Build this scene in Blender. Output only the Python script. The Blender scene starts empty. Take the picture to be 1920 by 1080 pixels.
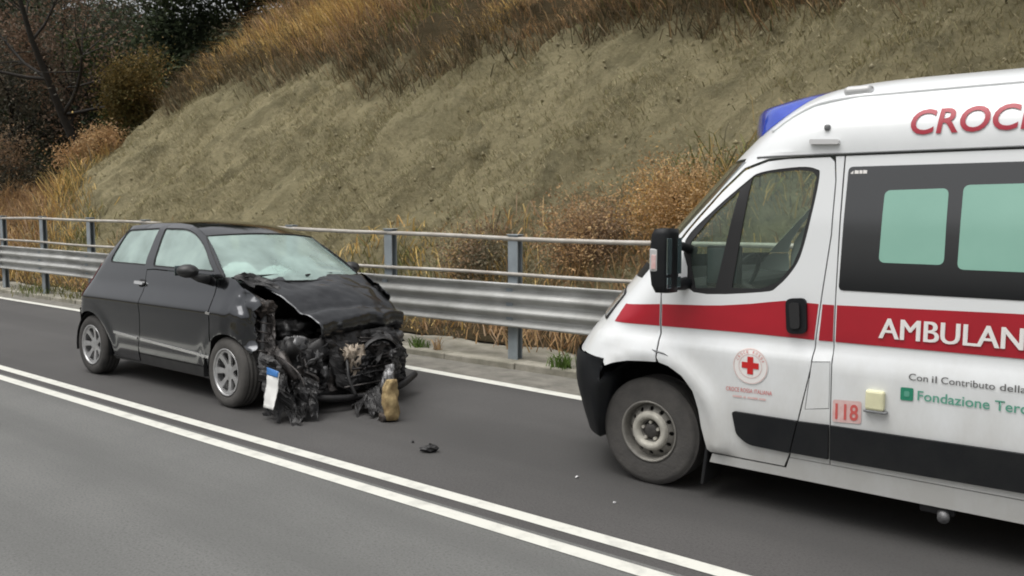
import bpy, bmesh, math, random
import numpy as np
from mathutils import Vector, Matrix
from mathutils.geometry import delaunay_2d_cdt
R = math.radians
scene = bpy.context.scene
random.seed(7)
# ------------------------------------------------------------------ camera, sky, sun, exposure
cam_d = bpy.data.cameras.new("camera"); cam = bpy.data.objects.new("camera", cam_d)
scene.collection.objects.link(cam); scene.camera = cam
cam.location = (0, 0, 1.65); cam.rotation_euler = (R(90 - 5.178), 0, R(38.914))
cam_d.sensor_width = 36; cam_d.lens = 30.0; cam_d.clip_start = .05; cam_d.clip_end = 2000
SUN_EL, SUN_AZ = 70.0, 200.0          # azimuth the light comes from, clockwise from +Y
w = bpy.data.worlds.new("World"); scene.world = w; w.use_nodes = True
nt = w.node_tree; bg = nt.nodes["Background"]
sky = nt.nodes.new("ShaderNodeTexSky"); sky.sky_type = 'NISHITA'; sky.sun_disc = False
sky.sun_elevation = R(SUN_EL); sky.sun_rotation = R(SUN_AZ); sky.dust_density = 6; sky.air_density = 1.0
hs = nt.nodes.new("ShaderNodeHueSaturation"); hs.inputs['Saturation'].default_value = .10
nt.links.new(sky.outputs[0], hs.inputs['Color']); nt.links.new(hs.outputs[0], bg.inputs['Color'])
bg.inputs['Strength'].default_value = .11
sd = bpy.data.lights.new("sun", 'SUN'); sun = bpy.data.objects.new("sun", sd); scene.collection.objects.link(sun)
sd.energy = 1.5; sd.angle = R(60); sd.color = (1, .97, .92)
_s = Vector((math.sin(R(SUN_AZ)) * math.cos(R(SUN_EL)), math.cos(R(SUN_AZ)) * math.cos(R(SUN_EL)), math.sin(R(SUN_EL))))
sun.rotation_euler = _s.to_track_quat('Z', 'Y').to_euler(); sun.location = _s * 50
vs = scene.view_settings; vs.view_transform = 'Standard'; vs.look = 'None'; vs.gamma = 1; vs.use_curve_mapping = False
vs.exposure = .42
scene.cycles.filter_width = 1.9
scene.cycles.max_bounces = 8; scene.cycles.transparent_max_bounces = 24

# ------------------------------------------------------------------ helpers
COL = scene.collection
def tag(o, label=None, cat=None, group=None, kind=None):
    if label: o["label"] = label
    if cat: o["category"] = cat
    if group: o["group"] = group
    if kind: o["kind"] = kind
    return o
def empty(name, loc, label, cat, group=None, rot=(0, 0, 0)):
    o = bpy.data.objects.new(name, None); COL.objects.link(o); o.location = loc; o.rotation_euler = rot
    o.empty_display_size = .2
    return tag(o, label, cat, group)
def link(name, me, m, parent=None):
    if m is not None and not me.materials: me.materials.append(m)
    o = bpy.data.objects.new(name, me); COL.objects.link(o)
    if parent is not None: o.parent = parent
    return o
def mk(name, v, f, m, parent=None, smooth=True):
    me = bpy.data.meshes.new(name); me.from_pydata([tuple(p) for p in v], [], [tuple(q) for q in f]); me.update()
    if smooth: me.polygons.foreach_set("use_smooth", [True] * len(me.polygons))
    return link(name, me, m, parent)
def grid(name, P, m, parent=None, smooth=True, close=False, flip=False):
    nr, nc = len(P), len(P[0]); v = [p for r in P for p in r]; f = []
    for i in range(nr - 1):
        for j in range(nc if close else nc - 1):
            k = (j + 1) % nc
            q = (i * nc + j, i * nc + k, (i + 1) * nc + k, (i + 1) * nc + j)
            f.append(q[::-1] if flip else q)
    return mk(name, v, f, m, parent, smooth)
def box(name, c, s, m, parent=None, bev=.01, rot=None, seg=2):
    bm = bmesh.new(); bmesh.ops.create_cube(bm, size=1)
    bmesh.ops.scale(bm, vec=s, verts=bm.verts)
    if bev: bmesh.ops.bevel(bm, geom=bm.edges[:], offset=min(bev, min(s) * .45), segments=seg, affect='EDGES', profile=.5)
    if rot: bmesh.ops.rotate(bm, matrix=Matrix.Rotation(rot[2], 3, 'Z') @ Matrix.Rotation(rot[1], 3, 'Y') @ Matrix.Rotation(rot[0], 3, 'X'), verts=bm.verts)
    bmesh.ops.translate(bm, vec=c, verts=bm.verts)
    me = bpy.data.meshes.new(name); bm.to_mesh(me); bm.free()
    return link(name, me, m, parent)
def tube_geo(path, rad, n=8, cap=True):
    path = [Vector(p) for p in path]; v = []; f = []
    rads = rad if isinstance(rad, (list, tuple)) else [rad] * len(path)
    up = None
    for i, p in enumerate(path):
        t = (path[min(i + 1, len(path) - 1)] - path[max(i - 1, 0)]).normalized()
        if up is None:
            up = Vector((0, 0, 1)) if abs(t.z) < .9 else Vector((1, 0, 0))
        a = t.cross(up)
        if a.length < 1e-4: a = t.cross(Vector((0, 1, 0)))
        a.normalize(); b = a.cross(t).normalized(); up = b
        for k in range(n):
            th = 2 * math.pi * k / n
            v.append(p + (a * math.cos(th) + b * math.sin(th)) * rads[i])
    for i in range(len(path) - 1):
        for k in range(n):
            f.append((i * n + k, i * n + (k + 1) % n, (i + 1) * n + (k + 1) % n, (i + 1) * n + k))
    if cap: f.append(tuple(range(n))[::-1]); f.append(tuple(range((len(path) - 1) * n, len(path) * n)))
    return v, f
def tube(name, path, rad, m, parent=None, n=8):
    v, f = tube_geo(path, rad, n); return mk(name, v, f, m, parent)
def lathe(name, prof, m, parent=None, c=(0, 0, 0), n=48, smooth=True):
    # prof: (radius, y) pairs, turned about the y axis
    P = [[(c[0] + r * math.cos(2 * math.pi * k / n), c[1] + y, c[2] + r * math.sin(2 * math.pi * k / n)) for k in range(n)] for r, y in prof]
    return grid(name, P, m, parent, smooth, close=True)
def rnd(poly, r, n=5):
    out = []; N = len(poly)
    for i in range(N):
        p0, p1, p2 = (Vector(poly[(i + k) % N]) for k in (-1, 0, 1))
        rr = r[i] if isinstance(r, (list, tuple)) else r
        a = p0 - p1; b = p2 - p1; q = min(rr, a.length * .48, b.length * .48)
        if q < 1e-4: out.append(tuple(p1)); continue
        A = p1 + a.normalized() * q; B = p1 + b.normalized() * q
        for k in range(n + 1):
            t = k / n; out.append(tuple(A * (1 - t) ** 2 + p1 * 2 * t * (1 - t) + B * t * t))
    return out
def spl(pts, n=6, closed=False):
    P = [Vector(p) for p in pts]; out = []; N = len(P)
    for i in range(N if closed else N - 1):
        if closed: a, b, c, d = P[i - 1], P[i], P[(i + 1) % N], P[(i + 2) % N]
        else: a, b, c, d = P[max(i - 1, 0)], P[i], P[i + 1], P[min(i + 2, N - 1)]
        for k in range(n):
            t = k / n
            out.append(tuple(.5 * ((2 * b) + (c - a) * t + (2 * a - 5 * b + 4 * c - d) * t * t + (3 * b - a - 3 * c + d) * t ** 3)))
    if not closed: out.append(tuple(P[-1]))
    return out
def inside(x, y, poly):
    c = np.zeros(len(x), bool); n = len(poly); j = n - 1
    for i in range(n):
        xi, yi = poly[i]; xj, yj = poly[j]
        if yi != yj:
            c ^= ((yi > y) != (yj > y)) & (x < (xj - xi) * (y - yi) / (yj - yi) + xi)
        j = i
    return c
def dens(poly, res):
    out = []; N = len(poly)
    for i in range(N):
        a = Vector(poly[i]); b = Vector(poly[(i + 1) % N]); k = max(1, int(math.ceil((b - a).length / res)))
        for t in range(k): out.append(tuple(a + (b - a) * (t / k)))
    return out
def panel_geo(poly, holes, fn, res=.04, thick=.012, inward=Vector((0, 1, 0))):
    """fill a 2-D outline (with openings), lay it on the surface fn(u, v) and give its rim a depth"""
    loops = [dens(poly, res)] + [dens(h, res) for h in holes]
    pts = []; edges = []
    for L in loops:
        s = len(pts); pts += L; edges += [(s + i, s + (i + 1) % len(L)) for i in range(len(L))]
    P = np.array(pts); lo = P.min(0); hi = P.max(0)
    gx, gy = np.meshgrid(np.arange(lo[0] + res * .5, hi[0], res), np.arange(lo[1] + res * .5, hi[1], res)); gx = gx.ravel(); gy = gy.ravel()
    ok = inside(gx, gy, loops[0])
    for L in loops[1:]: ok &= ~inside(gx, gy, L)
    gx = gx[ok]; gy = gy[ok]
    if len(gx):
        A = P; dmin = np.full(len(gx), 9e9)
        for k in range(0, len(A), 400):
            dmin = np.minimum(dmin, (((gx[:, None] - A[None, k:k + 400, 0]) ** 2 + (gy[:, None] - A[None, k:k + 400, 1]) ** 2).min(1)))
        ok = dmin > (res * .55) ** 2; gx = gx[ok]; gy = gy[ok]
    allp = [Vector(p) for p in pts] + [Vector((a, b)) for a, b in zip(gx, gy)]
    vo, eo, fo, _, _, _ = delaunay_2d_cdt(allp, edges, [], 0, 1e-6)
    V2 = np.array([tuple(p) for p in vo]); F = np.array([f for f in fo if len(f) == 3])
    c = V2[F].mean(1); ok = inside(c[:, 0], c[:, 1], loops[0])
    for L in loops[1:]: ok &= ~inside(c[:, 0], c[:, 1], L)
    F = F[ok]
    verts = [Vector(fn(p[0], p[1])) for p in V2]; faces = [tuple(int(i) for i in f) for f in F]
    if thick:
        cnt = {}
        for f in faces:
            for a, b in ((f[0], f[1]), (f[1], f[2]), (f[2], f[0])):
                cnt[(a, b)] = cnt.get((a, b), 0) + 1
        bd = [e for e in cnt if (e[1], e[0]) not in cnt]; mp = {}
        for a, b in bd:
            for i in (a, b):
                if i not in mp:
                    mp[i] = len(verts); verts.append(verts[i].copy()); verts.append(verts[i] + inward * thick)
        for a, b in bd: faces.append((b, a, mp[a], mp[b])) if False else faces.append((mp[b], mp[a], mp[a] + 1, mp[b] + 1))
    return verts, faces
def panel(name, poly, fn, m, parent=None, holes=(), res=.04, thick=.012, inward=Vector((0, 1, 0)), smooth=True):
    v, f = panel_geo(poly, holes, fn, res, thick, inward); return mk(name, v, f, m, parent, smooth)
def smooth_tab(zz, v, s):
    st = zz[1] - zz[0]; k = np.exp(-.5 * (np.arange(-40, 41) * st / s) ** 2); k /= k.sum()
    return np.convolve(np.pad(v, 40, mode='edge'), k, 'valid')
def shrink(poly, d):
    """move an outline inwards by d"""
    N = len(poly); ar = sum(poly[i][0] * poly[(i + 1) % N][1] - poly[(i + 1) % N][0] * poly[i][1] for i in range(N)); s = 1 if ar > 0 else -1; out = []
    for i in range(N):
        a = Vector(poly[i]) - Vector(poly[i - 1]); b = Vector(poly[(i + 1) % N]) - Vector(poly[i])
        if a.length < 1e-6 or b.length < 1e-6: out.append(poly[i]); continue
        n = (Vector((-a.y, a.x)).normalized() + Vector((-b.y, b.x)).normalized())
        if n.length < .2: out.append(poly[i]); continue
        n.normalize(); out.append(tuple(Vector(poly[i]) + n * d * s))
    return out
# ---- vectorised noise
_rs = np.random.RandomState(3); _perm = _rs.permutation(1024); _perm = np.concatenate([_perm, _perm, _perm]); _gr = _rs.uniform(-1, 1, 1024)
def vnoise(x, y, z=0.0):
    x = np.asarray(x, float); y = np.asarray(y, float); z = np.asarray(z, float) + np.zeros_like(x)
    xi = np.floor(x).astype(int); yi = np.floor(y).astype(int); zi = np.floor(z).astype(int)
    u = x - xi; v = y - yi; t = z - zi; u = u * u * (3 - 2 * u); v = v * v * (3 - 2 * v); t = t * t * (3 - 2 * t)
    def h(a, b, c): return _gr[_perm[(_perm[(_perm[a & 1023] + b) & 1023] + c) & 1023]]
    r = 0
    for a in (0, 1):
        for b in (0, 1):
            for c in (0, 1):
                r = r + h(xi + a, yi + b, zi + c) * (u if a else 1 - u) * (v if b else 1 - v) * (t if c else 1 - t)
    return r
def fbm(x, y, z=0.0, o=4, g=.5):
    r = 0; a = 1
    for k in range(o):
        r = r + a * vnoise(np.asarray(x) * 2 ** k + 17 * k, np.asarray(y) * 2 ** k + 5 * k, np.asarray(z) * 2 ** k); a *= g
    return r
from mathutils import noise as _mn
def n1(*p): return 1.35 * _mn.fractal(Vector((p[0] + .37, p[1] + .61, (p[2] if len(p) > 2 else 0.) + .13)), 1.0, 2.0, 4)

# ------------------------------------------------------------------ materials
def srgb(r, g, b): return tuple(((c / 255) / 12.92 if c / 255 <= .04045 else ((c / 255 + .055) / 1.055) ** 2.4) for c in (r, g, b)) + (1,)
def C4(c): return tuple(c) + (1,) if len(c) == 3 else tuple(c)
def mat(name, c1, c2=None, scale=8, rough=.6, metal=0, bump=0, bscale=None, coat=0, detail=5, rough2=None, lo=.35, hi=.65, spec=None, dist=.01):
    m = bpy.data.materials.new(name); m.use_nodes = True; t = m.node_tree; b = t.nodes["Principled BSDF"]
    b.inputs['Base Color'].default_value = C4(c1); b.inputs['Roughness'].default_value = rough; b.inputs['Metallic'].default_value = metal
    if coat: b.inputs['Coat Weight'].default_value = coat; b.inputs['Coat Roughness'].default_value = .06
    if spec is not None: b.inputs['Specular IOR Level'].default_value = spec
    if c2 is not None or bump or rough2 is not None:
        tc = t.nodes.new("ShaderNodeTexCoord"); nz = t.nodes.new("ShaderNodeTexNoise")
        nz.inputs['Scale'].default_value = scale; nz.inputs['Detail'].default_value = detail; nz.inputs['Roughness'].default_value = .6
        t.links.new(tc.outputs['Object'], nz.inputs['Vector'])
        mr = t.nodes.new("ShaderNodeMapRange"); mr.inputs[1].default_value = lo; mr.inputs[2].default_value = hi
        t.links.new(nz.outputs['Fac'], mr.inputs[0])
        if c2 is not None:
            mx = t.nodes.new("ShaderNodeMix"); mx.data_type = 'RGBA'; mx.inputs[6].default_value = C4(c1); mx.inputs[7].default_value = C4(c2)
            t.links.new(mr.outputs[0], mx.inputs[0]); t.links.new(mx.outputs[2], b.inputs['Base Color'])
        if rough2 is not None:
            m2 = t.nodes.new("ShaderNodeMapRange"); m2.inputs[1].default_value = lo; m2.inputs[2].default_value = hi; m2.inputs[3].default_value = rough; m2.inputs[4].default_value = rough2
            t.links.new(nz.outputs['Fac'], m2.inputs[0]); t.links.new(m2.outputs[0], b.inputs['Roughness'])
        if bump:
            n2 = t.nodes.new("ShaderNodeTexNoise"); n2.inputs['Scale'].default_value = bscale or scale * 4; n2.inputs['Detail'].default_value = 6
            t.links.new(tc.outputs['Object'], n2.inputs['Vector'])
            bp = t.nodes.new("ShaderNodeBump"); bp.inputs['Strength'].default_value = bump; bp.inputs['Distance'].default_value = dist
            t.links.new(n2.outputs['Fac'], bp.inputs['Height']); t.links.new(bp.outputs[0], b.inputs['Normal'])
    return m
def grime(m, col, z0, z1, amount=.6, scale=5):
    """splashed road dirt that thins out upwards"""
    t = m.node_tree; b = t.nodes["Principled BSDF"]
    tc = t.nodes.new("ShaderNodeTexCoord"); sx = t.nodes.new("ShaderNodeSeparateXYZ"); t.links.new(tc.outputs['Object'], sx.inputs[0])
    mp = t.nodes.new("ShaderNodeMapping"); mp.inputs['Scale'].default_value = (1, 1, .45); t.links.new(tc.outputs['Object'], mp.inputs[0])
    nz = t.nodes.new("ShaderNodeTexNoise"); nz.inputs['Scale'].default_value = scale; nz.inputs['Detail'].default_value = 8; nz.inputs['Roughness'].default_value = .68
    t.links.new(mp.outputs[0], nz.inputs['Vector'])
    mr = t.nodes.new("ShaderNodeMapRange"); mr.inputs[1].default_value = z1; mr.inputs[2].default_value = z0; mr.inputs[3].default_value = -.35; mr.inputs[4].default_value = .55
    t.links.new(sx.outputs[2], mr.inputs[0])
    ad = t.nodes.new("ShaderNodeMath"); ad.operation = 'ADD'; t.links.new(mr.outputs[0], ad.inputs[0]); t.links.new(nz.outputs['Fac'], ad.inputs[1])
    m2 = t.nodes.new("ShaderNodeMapRange"); m2.inputs[1].default_value = .35; m2.inputs[2].default_value = 1.1; m2.inputs[4].default_value = amount
    t.links.new(ad.outputs[0], m2.inputs[0])
    mx = t.nodes.new("ShaderNodeMix"); mx.data_type = 'RGBA'; mx.inputs[7].default_value = C4(col)
    if b.inputs['Base Color'].links: t.links.new(b.inputs['Base Color'].links[0].from_socket, mx.inputs[6])
    else: mx.inputs[6].default_value = b.inputs['Base Color'].default_value
    t.links.new(m2.outputs[0], mx.inputs[0]); t.links.new(mx.outputs[2], b.inputs['Base Color'])
    mr2 = t.nodes.new("ShaderNodeMath"); mr2.operation = 'MULTIPLY_ADD'; mr2.inputs[1].default_value = .5; mr2.inputs[2].default_value = b.inputs['Roughness'].default_value
    t.links.new(m2.outputs[0], mr2.inputs[0]); t.links.new(mr2.outputs[0], b.inputs['Roughness'])
    return m
def glass(name, tint, haze_col, fac, rough=.03, haze_rough=.4):
    m = bpy.data.materials.new(name); m.use_nodes = True; t = m.node_tree; b = t.nodes["Principled BSDF"]; out = t.nodes["Material Output"]
    b.inputs['Base Color'].default_value = C4(haze_col); b.inputs['Roughness'].default_value = haze_rough
    b.inputs['Coat Weight'].default_value = 1; b.inputs['Coat Roughness'].default_value = rough
    tr = t.nodes.new("ShaderNodeBsdfTransparent"); tr.inputs[0].default_value = C4(tint)
    fr = t.nodes.new("ShaderNodeFresnel"); fr.inputs[0].default_value = 1.5
    gl = t.nodes.new("ShaderNodeBsdfGlossy"); gl.inputs['Roughness'].default_value = rough
    m1 = t.nodes.new("ShaderNodeMixShader"); t.links.new(fr.outputs[0], m1.inputs[0]); t.links.new(tr.outputs[0], m1.inputs[1]); t.links.new(gl.outputs[0], m1.inputs[2])
    m2 = t.nodes.new("ShaderNodeMixShader"); m2.inputs[0].default_value = fac
    tc = t.nodes.new("ShaderNodeTexCoord"); nz = t.nodes.new("ShaderNodeTexNoise"); nz.inputs['Scale'].default_value = 4; nz.inputs['Detail'].default_value = 3
    t.links.new(tc.outputs['Object'], nz.inputs['Vector'])
    mr = t.nodes.new("ShaderNodeMapRange"); mr.inputs[1].default_value = .3; mr.inputs[2].default_value = .7; mr.inputs[3].default_value = fac * .8; mr.inputs[4].default_value = min(1, fac * 1.2)
    t.links.new(nz.outputs['Fac'], mr.inputs[0]); t.links.new(mr.outputs[0], m2.inputs[0])
    t.links.new(m1.outputs[0], m2.inputs[1]); t.links.new(b.outputs[0], m2.inputs[2]); t.links.new(m2.outputs[0], out.inputs[0])
    return m
def leafmat(name, gloss=.7):
    m = bpy.data.materials.new(name); m.use_nodes = True; t = m.node_tree; b = t.nodes["Principled BSDF"]; out = t.nodes["Material Output"]
    at = t.nodes.new("ShaderNodeAttribute"); at.attribute_name = "tone"
    t.links.new(at.outputs['Color'], b.inputs['Base Color']); b.inputs['Roughness'].default_value = gloss; b.inputs['Specular IOR Level'].default_value = .2
    tl = t.nodes.new("ShaderNodeBsdfTranslucent"); t.links.new(at.outputs['Color'], tl.inputs[0])
    mx = t.nodes.new("ShaderNodeMixShader"); mx.inputs[0].default_value = .25
    t.links.new(b.outputs[0], mx.inputs[1]); t.links.new(tl.outputs[0], mx.inputs[2]); t.links.new(mx.outputs[0], out.inputs[0])
    return m
def asphalt(name, c1, c2, rough):
    m = mat(name, c1, c2, .9, rough, 0, .5, 170, dist=.006, detail=9, lo=.3, hi=.7); t = m.node_tree; b = t.nodes["Principled BSDF"]
    tc = t.nodes.new("ShaderNodeTexCoord"); src = b.inputs['Base Color'].links[0].from_socket
    for sc, lo, hi, col, f in ((95, .52, .72, [c * 1.55 for c in c1], .7), (70, .50, .70, [c * .5 for c in c1], .6)):
        n = t.nodes.new("ShaderNodeTexNoise"); n.inputs['Scale'].default_value = sc; n.inputs['Detail'].default_value = 3; t.links.new(tc.outputs['Object'], n.inputs['Vector'])
        r = t.nodes.new("ShaderNodeMapRange"); r.inputs[1].default_value = lo; r.inputs[2].default_value = hi; r.inputs[4].default_value = f; t.links.new(n.outputs['Fac'], r.inputs[0])
        x = t.nodes.new("ShaderNodeMix"); x.data_type = 'RGBA'; t.links.new(r.outputs[0], x.inputs[0]); t.links.new(src, x.inputs[6]); x.inputs[7].default_value = C4(col); src = x.outputs[2]
    # wheel tracks and old patching run along the road
    mp = t.nodes.new("ShaderNodeMapping"); mp.inputs['Scale'].default_value = (.10, 1.5, 1); t.links.new(tc.outputs['Object'], mp.inputs[0])
    n = t.nodes.new("ShaderNodeTexNoise"); n.inputs['Scale'].default_value = 1; n.inputs['Detail'].default_value = 4; t.links.new(mp.outputs[0], n.inputs['Vector'])
    r = t.nodes.new("ShaderNodeMapRange"); r.inputs[1].default_value = .38; r.inputs[2].default_value = .62; r.inputs[3].default_value = 0; r.inputs[4].default_value = .55; t.links.new(n.outputs['Fac'], r.inputs[0])
    x = t.nodes.new("ShaderNodeMix"); x.data_type = 'RGBA'; t.links.new(r.outputs[0], x.inputs[0]); t.links.new(src, x.inputs[6]); x.inputs[7].default_value = C4([c * .72 for c in c1]); src = x.outputs[2]
    t.links.new(src, b.inputs['Base Color']); return m
M = {}
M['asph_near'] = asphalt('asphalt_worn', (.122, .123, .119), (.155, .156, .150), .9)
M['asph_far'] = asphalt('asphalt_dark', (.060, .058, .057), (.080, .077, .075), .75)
M['line'] = mat('road_paint', (.60, .60, .55), (.36, .36, .335), 7, .7, 0, .3, 150, dist=.004, detail=8, lo=.5, hi=.85)
M['shoulder'] = mat('shoulder_grit', (.20, .19, .165), (.12, .115, .10), 5, .95, 0, .6, 60, detail=8)
M['concrete'] = mat('kerb_concrete', (.33, .31, .26), (.20, .19, .15), 4, .9, 0, .6, 40, detail=8)
M['galv'] = mat('galvanised_steel', (.46, .465, .45), (.31, .31, .295), 2.2, .5, .1, .15, 40, detail=6, rough2=.62)
M['post'] = mat('post_steel', (.30, .34, .365), (.24, .27, .29), 6, .5, .1, .2, 40)
M['tubes'] = mat('rail_tube_steel', (.46, .44, .40), (.34, .31, .27), 5, .55, .1)
M['bolt'] = mat('dark_bolt', (.05, .05, .05), None, rough=.6, metal=.5)
M['white'] = grime(mat('white_paint', (.74, .76, .77), rough=.28, coat=.6), (.38, .36, .31), .30, 1.15, .55)
M['whiteroof'] = mat('white_roof_gelcoat', (.74, .76, .77), (.68, .70, .71), 3, .3, coat=.5)
M['red'] = mat('red_film', (.40, .008, .022), (.34, .008, .02), 3, .35, coat=.4)
M['redtext'] = mat('dark_red_film', (.33, .012, .03), rough=.4)
M['wtext'] = mat('white_film', (.78, .76, .74), rough=.4)
M['grtext'] = mat('grey_film', (.12, .12, .12), rough=.5)
M['green'] = mat('green_film', (.02, .22, .13), rough=.5)
M['palegreen'] = mat('pale_green_film', (.10, .33, .24), rough=.5)
M['pink'] = mat('pink_film', (.62, .38, .36), (.66, .5, .48), 30, .5)
M['palered'] = mat('faded_red_film', (.55, .10, .09), rough=.5)
M['cream'] = mat('cream_plastic', (.70, .68, .45), (.62, .60, .40), 12, .5)
M['plastic'] = grime(mat('black_plastic', (.010, .011, .013), (.015, .016, .017), 6, .5, 0, .1, 120, spec=.22), (.10, .095, .085), .1, .6, .10)
M['blackgl'] = mat('black_glass', (.008, .009, .010), rough=.03, coat=1, spec=1.0)
M['frost'] = mat('frosted_pane', (.235, .45, .365), (.265, .49, .40), 2, .12, coat=1)
M['blue'] = mat('blue_lens', (.025, .06, .42), (.035, .085, .52), 8, .18, coat=1)
M['seal'] = mat('rubber_seal', (.012, .012, .013), rough=.6)
M['grey'] = mat('grey_plastic', (.16, .165, .17), rough=.5)
M['tyre'] = mat('tyre_rubber', (.030, .029, .028), (.060, .056, .052), 8, .85, 0, .3, 60, lo=.3, hi=.7)
M['tyredust'] = mat('tyre_rubber_dusty', (.085, .080, .074), (.060, .057, .054), 8, .9, 0, .3, 60)
M['steel'] = mat('wheel_steel_dusty', (.52, .50, .44), (.38, .365, .32), 14, .6, .2)
M['steeldark'] = mat('wheel_steel_dark', (.24, .23, .205), (.16, .152, .138), 14, .65, .2)
M['hub'] = mat('hub_dark', (.07, .065, .06), (.04, .038, .036), 20, .6, .3)
M['alloy'] = mat('alloy_silver', (.50, .50, .50), (.34, .34, .34), 12, .35, .6)
M['lens'] = mat('clear_lens', (.50, .50, .50), rough=.1, coat=1)
M['mirror'] = mat('mirror_glass', (.30, .38, .42), rough=.04, metal=.9)
M['glassA'] = glass('cab_glass', (.80, .90, .83), (.22, .28, .25), .16)
M['glassC'] = glass('sky_hazed_glass', (.80, .93, .89), (.66, .86, .80), .44, haze_rough=.2)  # pale teal diffuse haze paints in the bright sky's reflection
M['glassW'] = glass('sky_hazed_windscreen', (.82, .95, .91), (.68, .89, .83), .40, haze_rough=.2)  # same painted-in sky reflection, a little thinner over the windscreen
M['carpaint'] = mat('black_metallic_paint', (.064, .067, .073), (.058, .061, .067), 5, .14, .97, coat=1)
M['hoodpaint'] = mat('scraped_black_paint', (.085, .088, .093), (.06, .062, .066), 7, .26, .9, .2, 9, coat=.5, dist=.02)
M['carplastic'] = mat('dark_trim', (.018, .018, .019), (.03, .03, .03), 9, .5)
M['chrome'] = mat('bright_trim', (.62, .62, .62), rough=.25, metal=.8)
M['tornblack'] = mat('torn_black_plastic', (.007, .007, .008), (.018, .017, .017), 12, .55, 0, .3, 30)
M['tornmetal'] = mat('bent_dark_metal', (.035, .033, .033), (.10, .09, .085), 12, .5, .5, .3, 40)
M['rust'] = mat('rusty_metal', (.085, .068, .058), (.022, .020, .019), 14, .75, .3, .5, 40)
M['alu'] = mat('cast_aluminium_dirty', (.50, .43, .35), (.20, .16, .12), 16, .55, .3, .5, 40)
M['greymetal'] = mat('grey_bent_metal', (.26, .26, .265), (.10, .10, .10), 16, .5, .5, .3, 40)
M['foam'] = mat('yellow_foam', (.42, .32, .16), (.22, .15, .07), 14, .9, 0, .6, 40)
M['bag'] = mat('airbag_cloth', (.80, .86, .83), rough=.9)
M['seat'] = mat('seat_cloth', (.20, .21, .22), (.26, .265, .27), 30, .9)
M['cabin'] = mat('cabin_dark', (.02, .02, .022), rough=.8)
M['plate'] = mat('number_plate', (.68, .68, .66), rough=.45)
M['plateblue'] = mat('plate_blue', (.04, .16, .42), rough=.45)
M['leaf'] = leafmat('foliage')
M['straw'] = leafmat('dry_straw', .85)
M['bark'] = mat('bark', (.026, .022, .018), (.014, .012, .010), 9, .9, 0, .6, 30)
M['oil'] = mat('oily_asphalt', (.056, .050, .043), (.068, .061, .053), 5, .6, 0, .4, 160, dist=.006)
# hillside clay: tan with olive-grey weathering, dark earth on the grassy ground
def claymat():
    m = bpy.data.materials.new('clay_bank'); m.use_nodes = True; t = m.node_tree; b = t.nodes["Principled BSDF"]
    b.inputs['Roughness'].default_value = .95; b.inputs['Specular IOR Level'].default_value = .1
    tc = t.nodes.new("ShaderNodeTexCoord")
    def nz(scale, det=6, st=(1, 1, 1), rough=.6):
        mp = t.nodes.new("ShaderNodeMapping"); mp.inputs['Scale'].default_value = st; t.links.new(tc.outputs['Object'], mp.inputs[0])
        n = t.nodes.new("ShaderNodeTexNoise"); n.inputs['Scale'].default_value = scale; n.inputs['Detail'].default_value = det; n.inputs['Roughness'].default_value = rough
        t.links.new(mp.outputs[0], n.inputs['Vector']); return n
    def ramp(n, a, bb):
        r = t.nodes.new("ShaderNodeMapRange"); r.inputs[1].default_value = a; r.inputs[2].default_value = bb; t.links.new(n.outputs[0], r.inputs[0]); return r
    def mixc(f, a, bcol):
        x = t.nodes.new("ShaderNodeMix"); x.data_type = 'RGBA'; t.links.new(f.outputs[0], x.inputs[0])
        if isinstance(a, tuple): x.inputs[6].default_value = C4(a)
        else: t.links.new(a.outputs[2], x.inputs[6])
        x.inputs[7].default_value = C4(bcol); return x
    def dot(v):
        d = t.nodes.new("ShaderNodeVectorMath"); d.operation = 'DOT_PRODUCT'; t.links.new(tc.outputs['Object'], d.inputs[0]); d.inputs[1].default_value = v; return d.outputs['Value']
    cb = t.nodes.new("ShaderNodeCombineXYZ"); t.links.new(dot((1.7, -.9, -.3)), cb.inputs[0]); t.links.new(dot((.22, .3, .3)), cb.inputs[1]); t.links.new(dot((.1, .4, -.9)), cb.inputs[2])
    stn = t.nodes.new("ShaderNodeTexNoise"); stn.inputs['Scale'].default_value = 1.0; stn.inputs['Detail'].default_value = 9; stn.inputs['Roughness'].default_value = .72; t.links.new(cb.outputs[0], stn.inputs['Vector'])
    c = mixc(ramp(nz(.45, 7), .35, .65), (.345, .302, .182), (.265, .236, .140))
    c = mixc(ramp(stn, .46, .66), c, (.165, .146, .085))
    c = mixc(ramp(nz(2.6, 8, (1, 1, .7), .7), .52, .70), c, (.145, .131, .079))
    c = mixc(ramp(nz(7, 9, rough=.8), .52, .70), c, (.185, .166, .10))
    c = mixc(ramp(nz(15, 8, rough=.8), .56, .72), c, (.39, .345, .225))
    at = t.nodes.new("ShaderNodeAttribute"); at.attribute_name = "soil"
    x = t.nodes.new("ShaderNodeMix"); x.data_type = 'RGBA'; t.links.new(at.outputs['Fac'], x.inputs[0]); t.links.new(c.outputs[2], x.inputs[6]); x.inputs[7].default_value = (.075, .058, .032, 1)
    t.links.new(x.outputs[2], b.inputs['Base Color'])
    n = nz(6, 12, rough=.82); bp = t.nodes.new("ShaderNodeBump"); bp.inputs['Strength'].default_value = 1.0; bp.inputs['Distance'].default_value = .12
    t.links.new(n.outputs[0], bp.inputs['Height']); t.links.new(bp.outputs[0], b.inputs['Normal'])
    return m
M['clay'] = claymat()
M['soil'] = mat('field_soil', (.09, .085, .045), (.12, .10, .05), .3, .95, 0, .5, 5)

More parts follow.
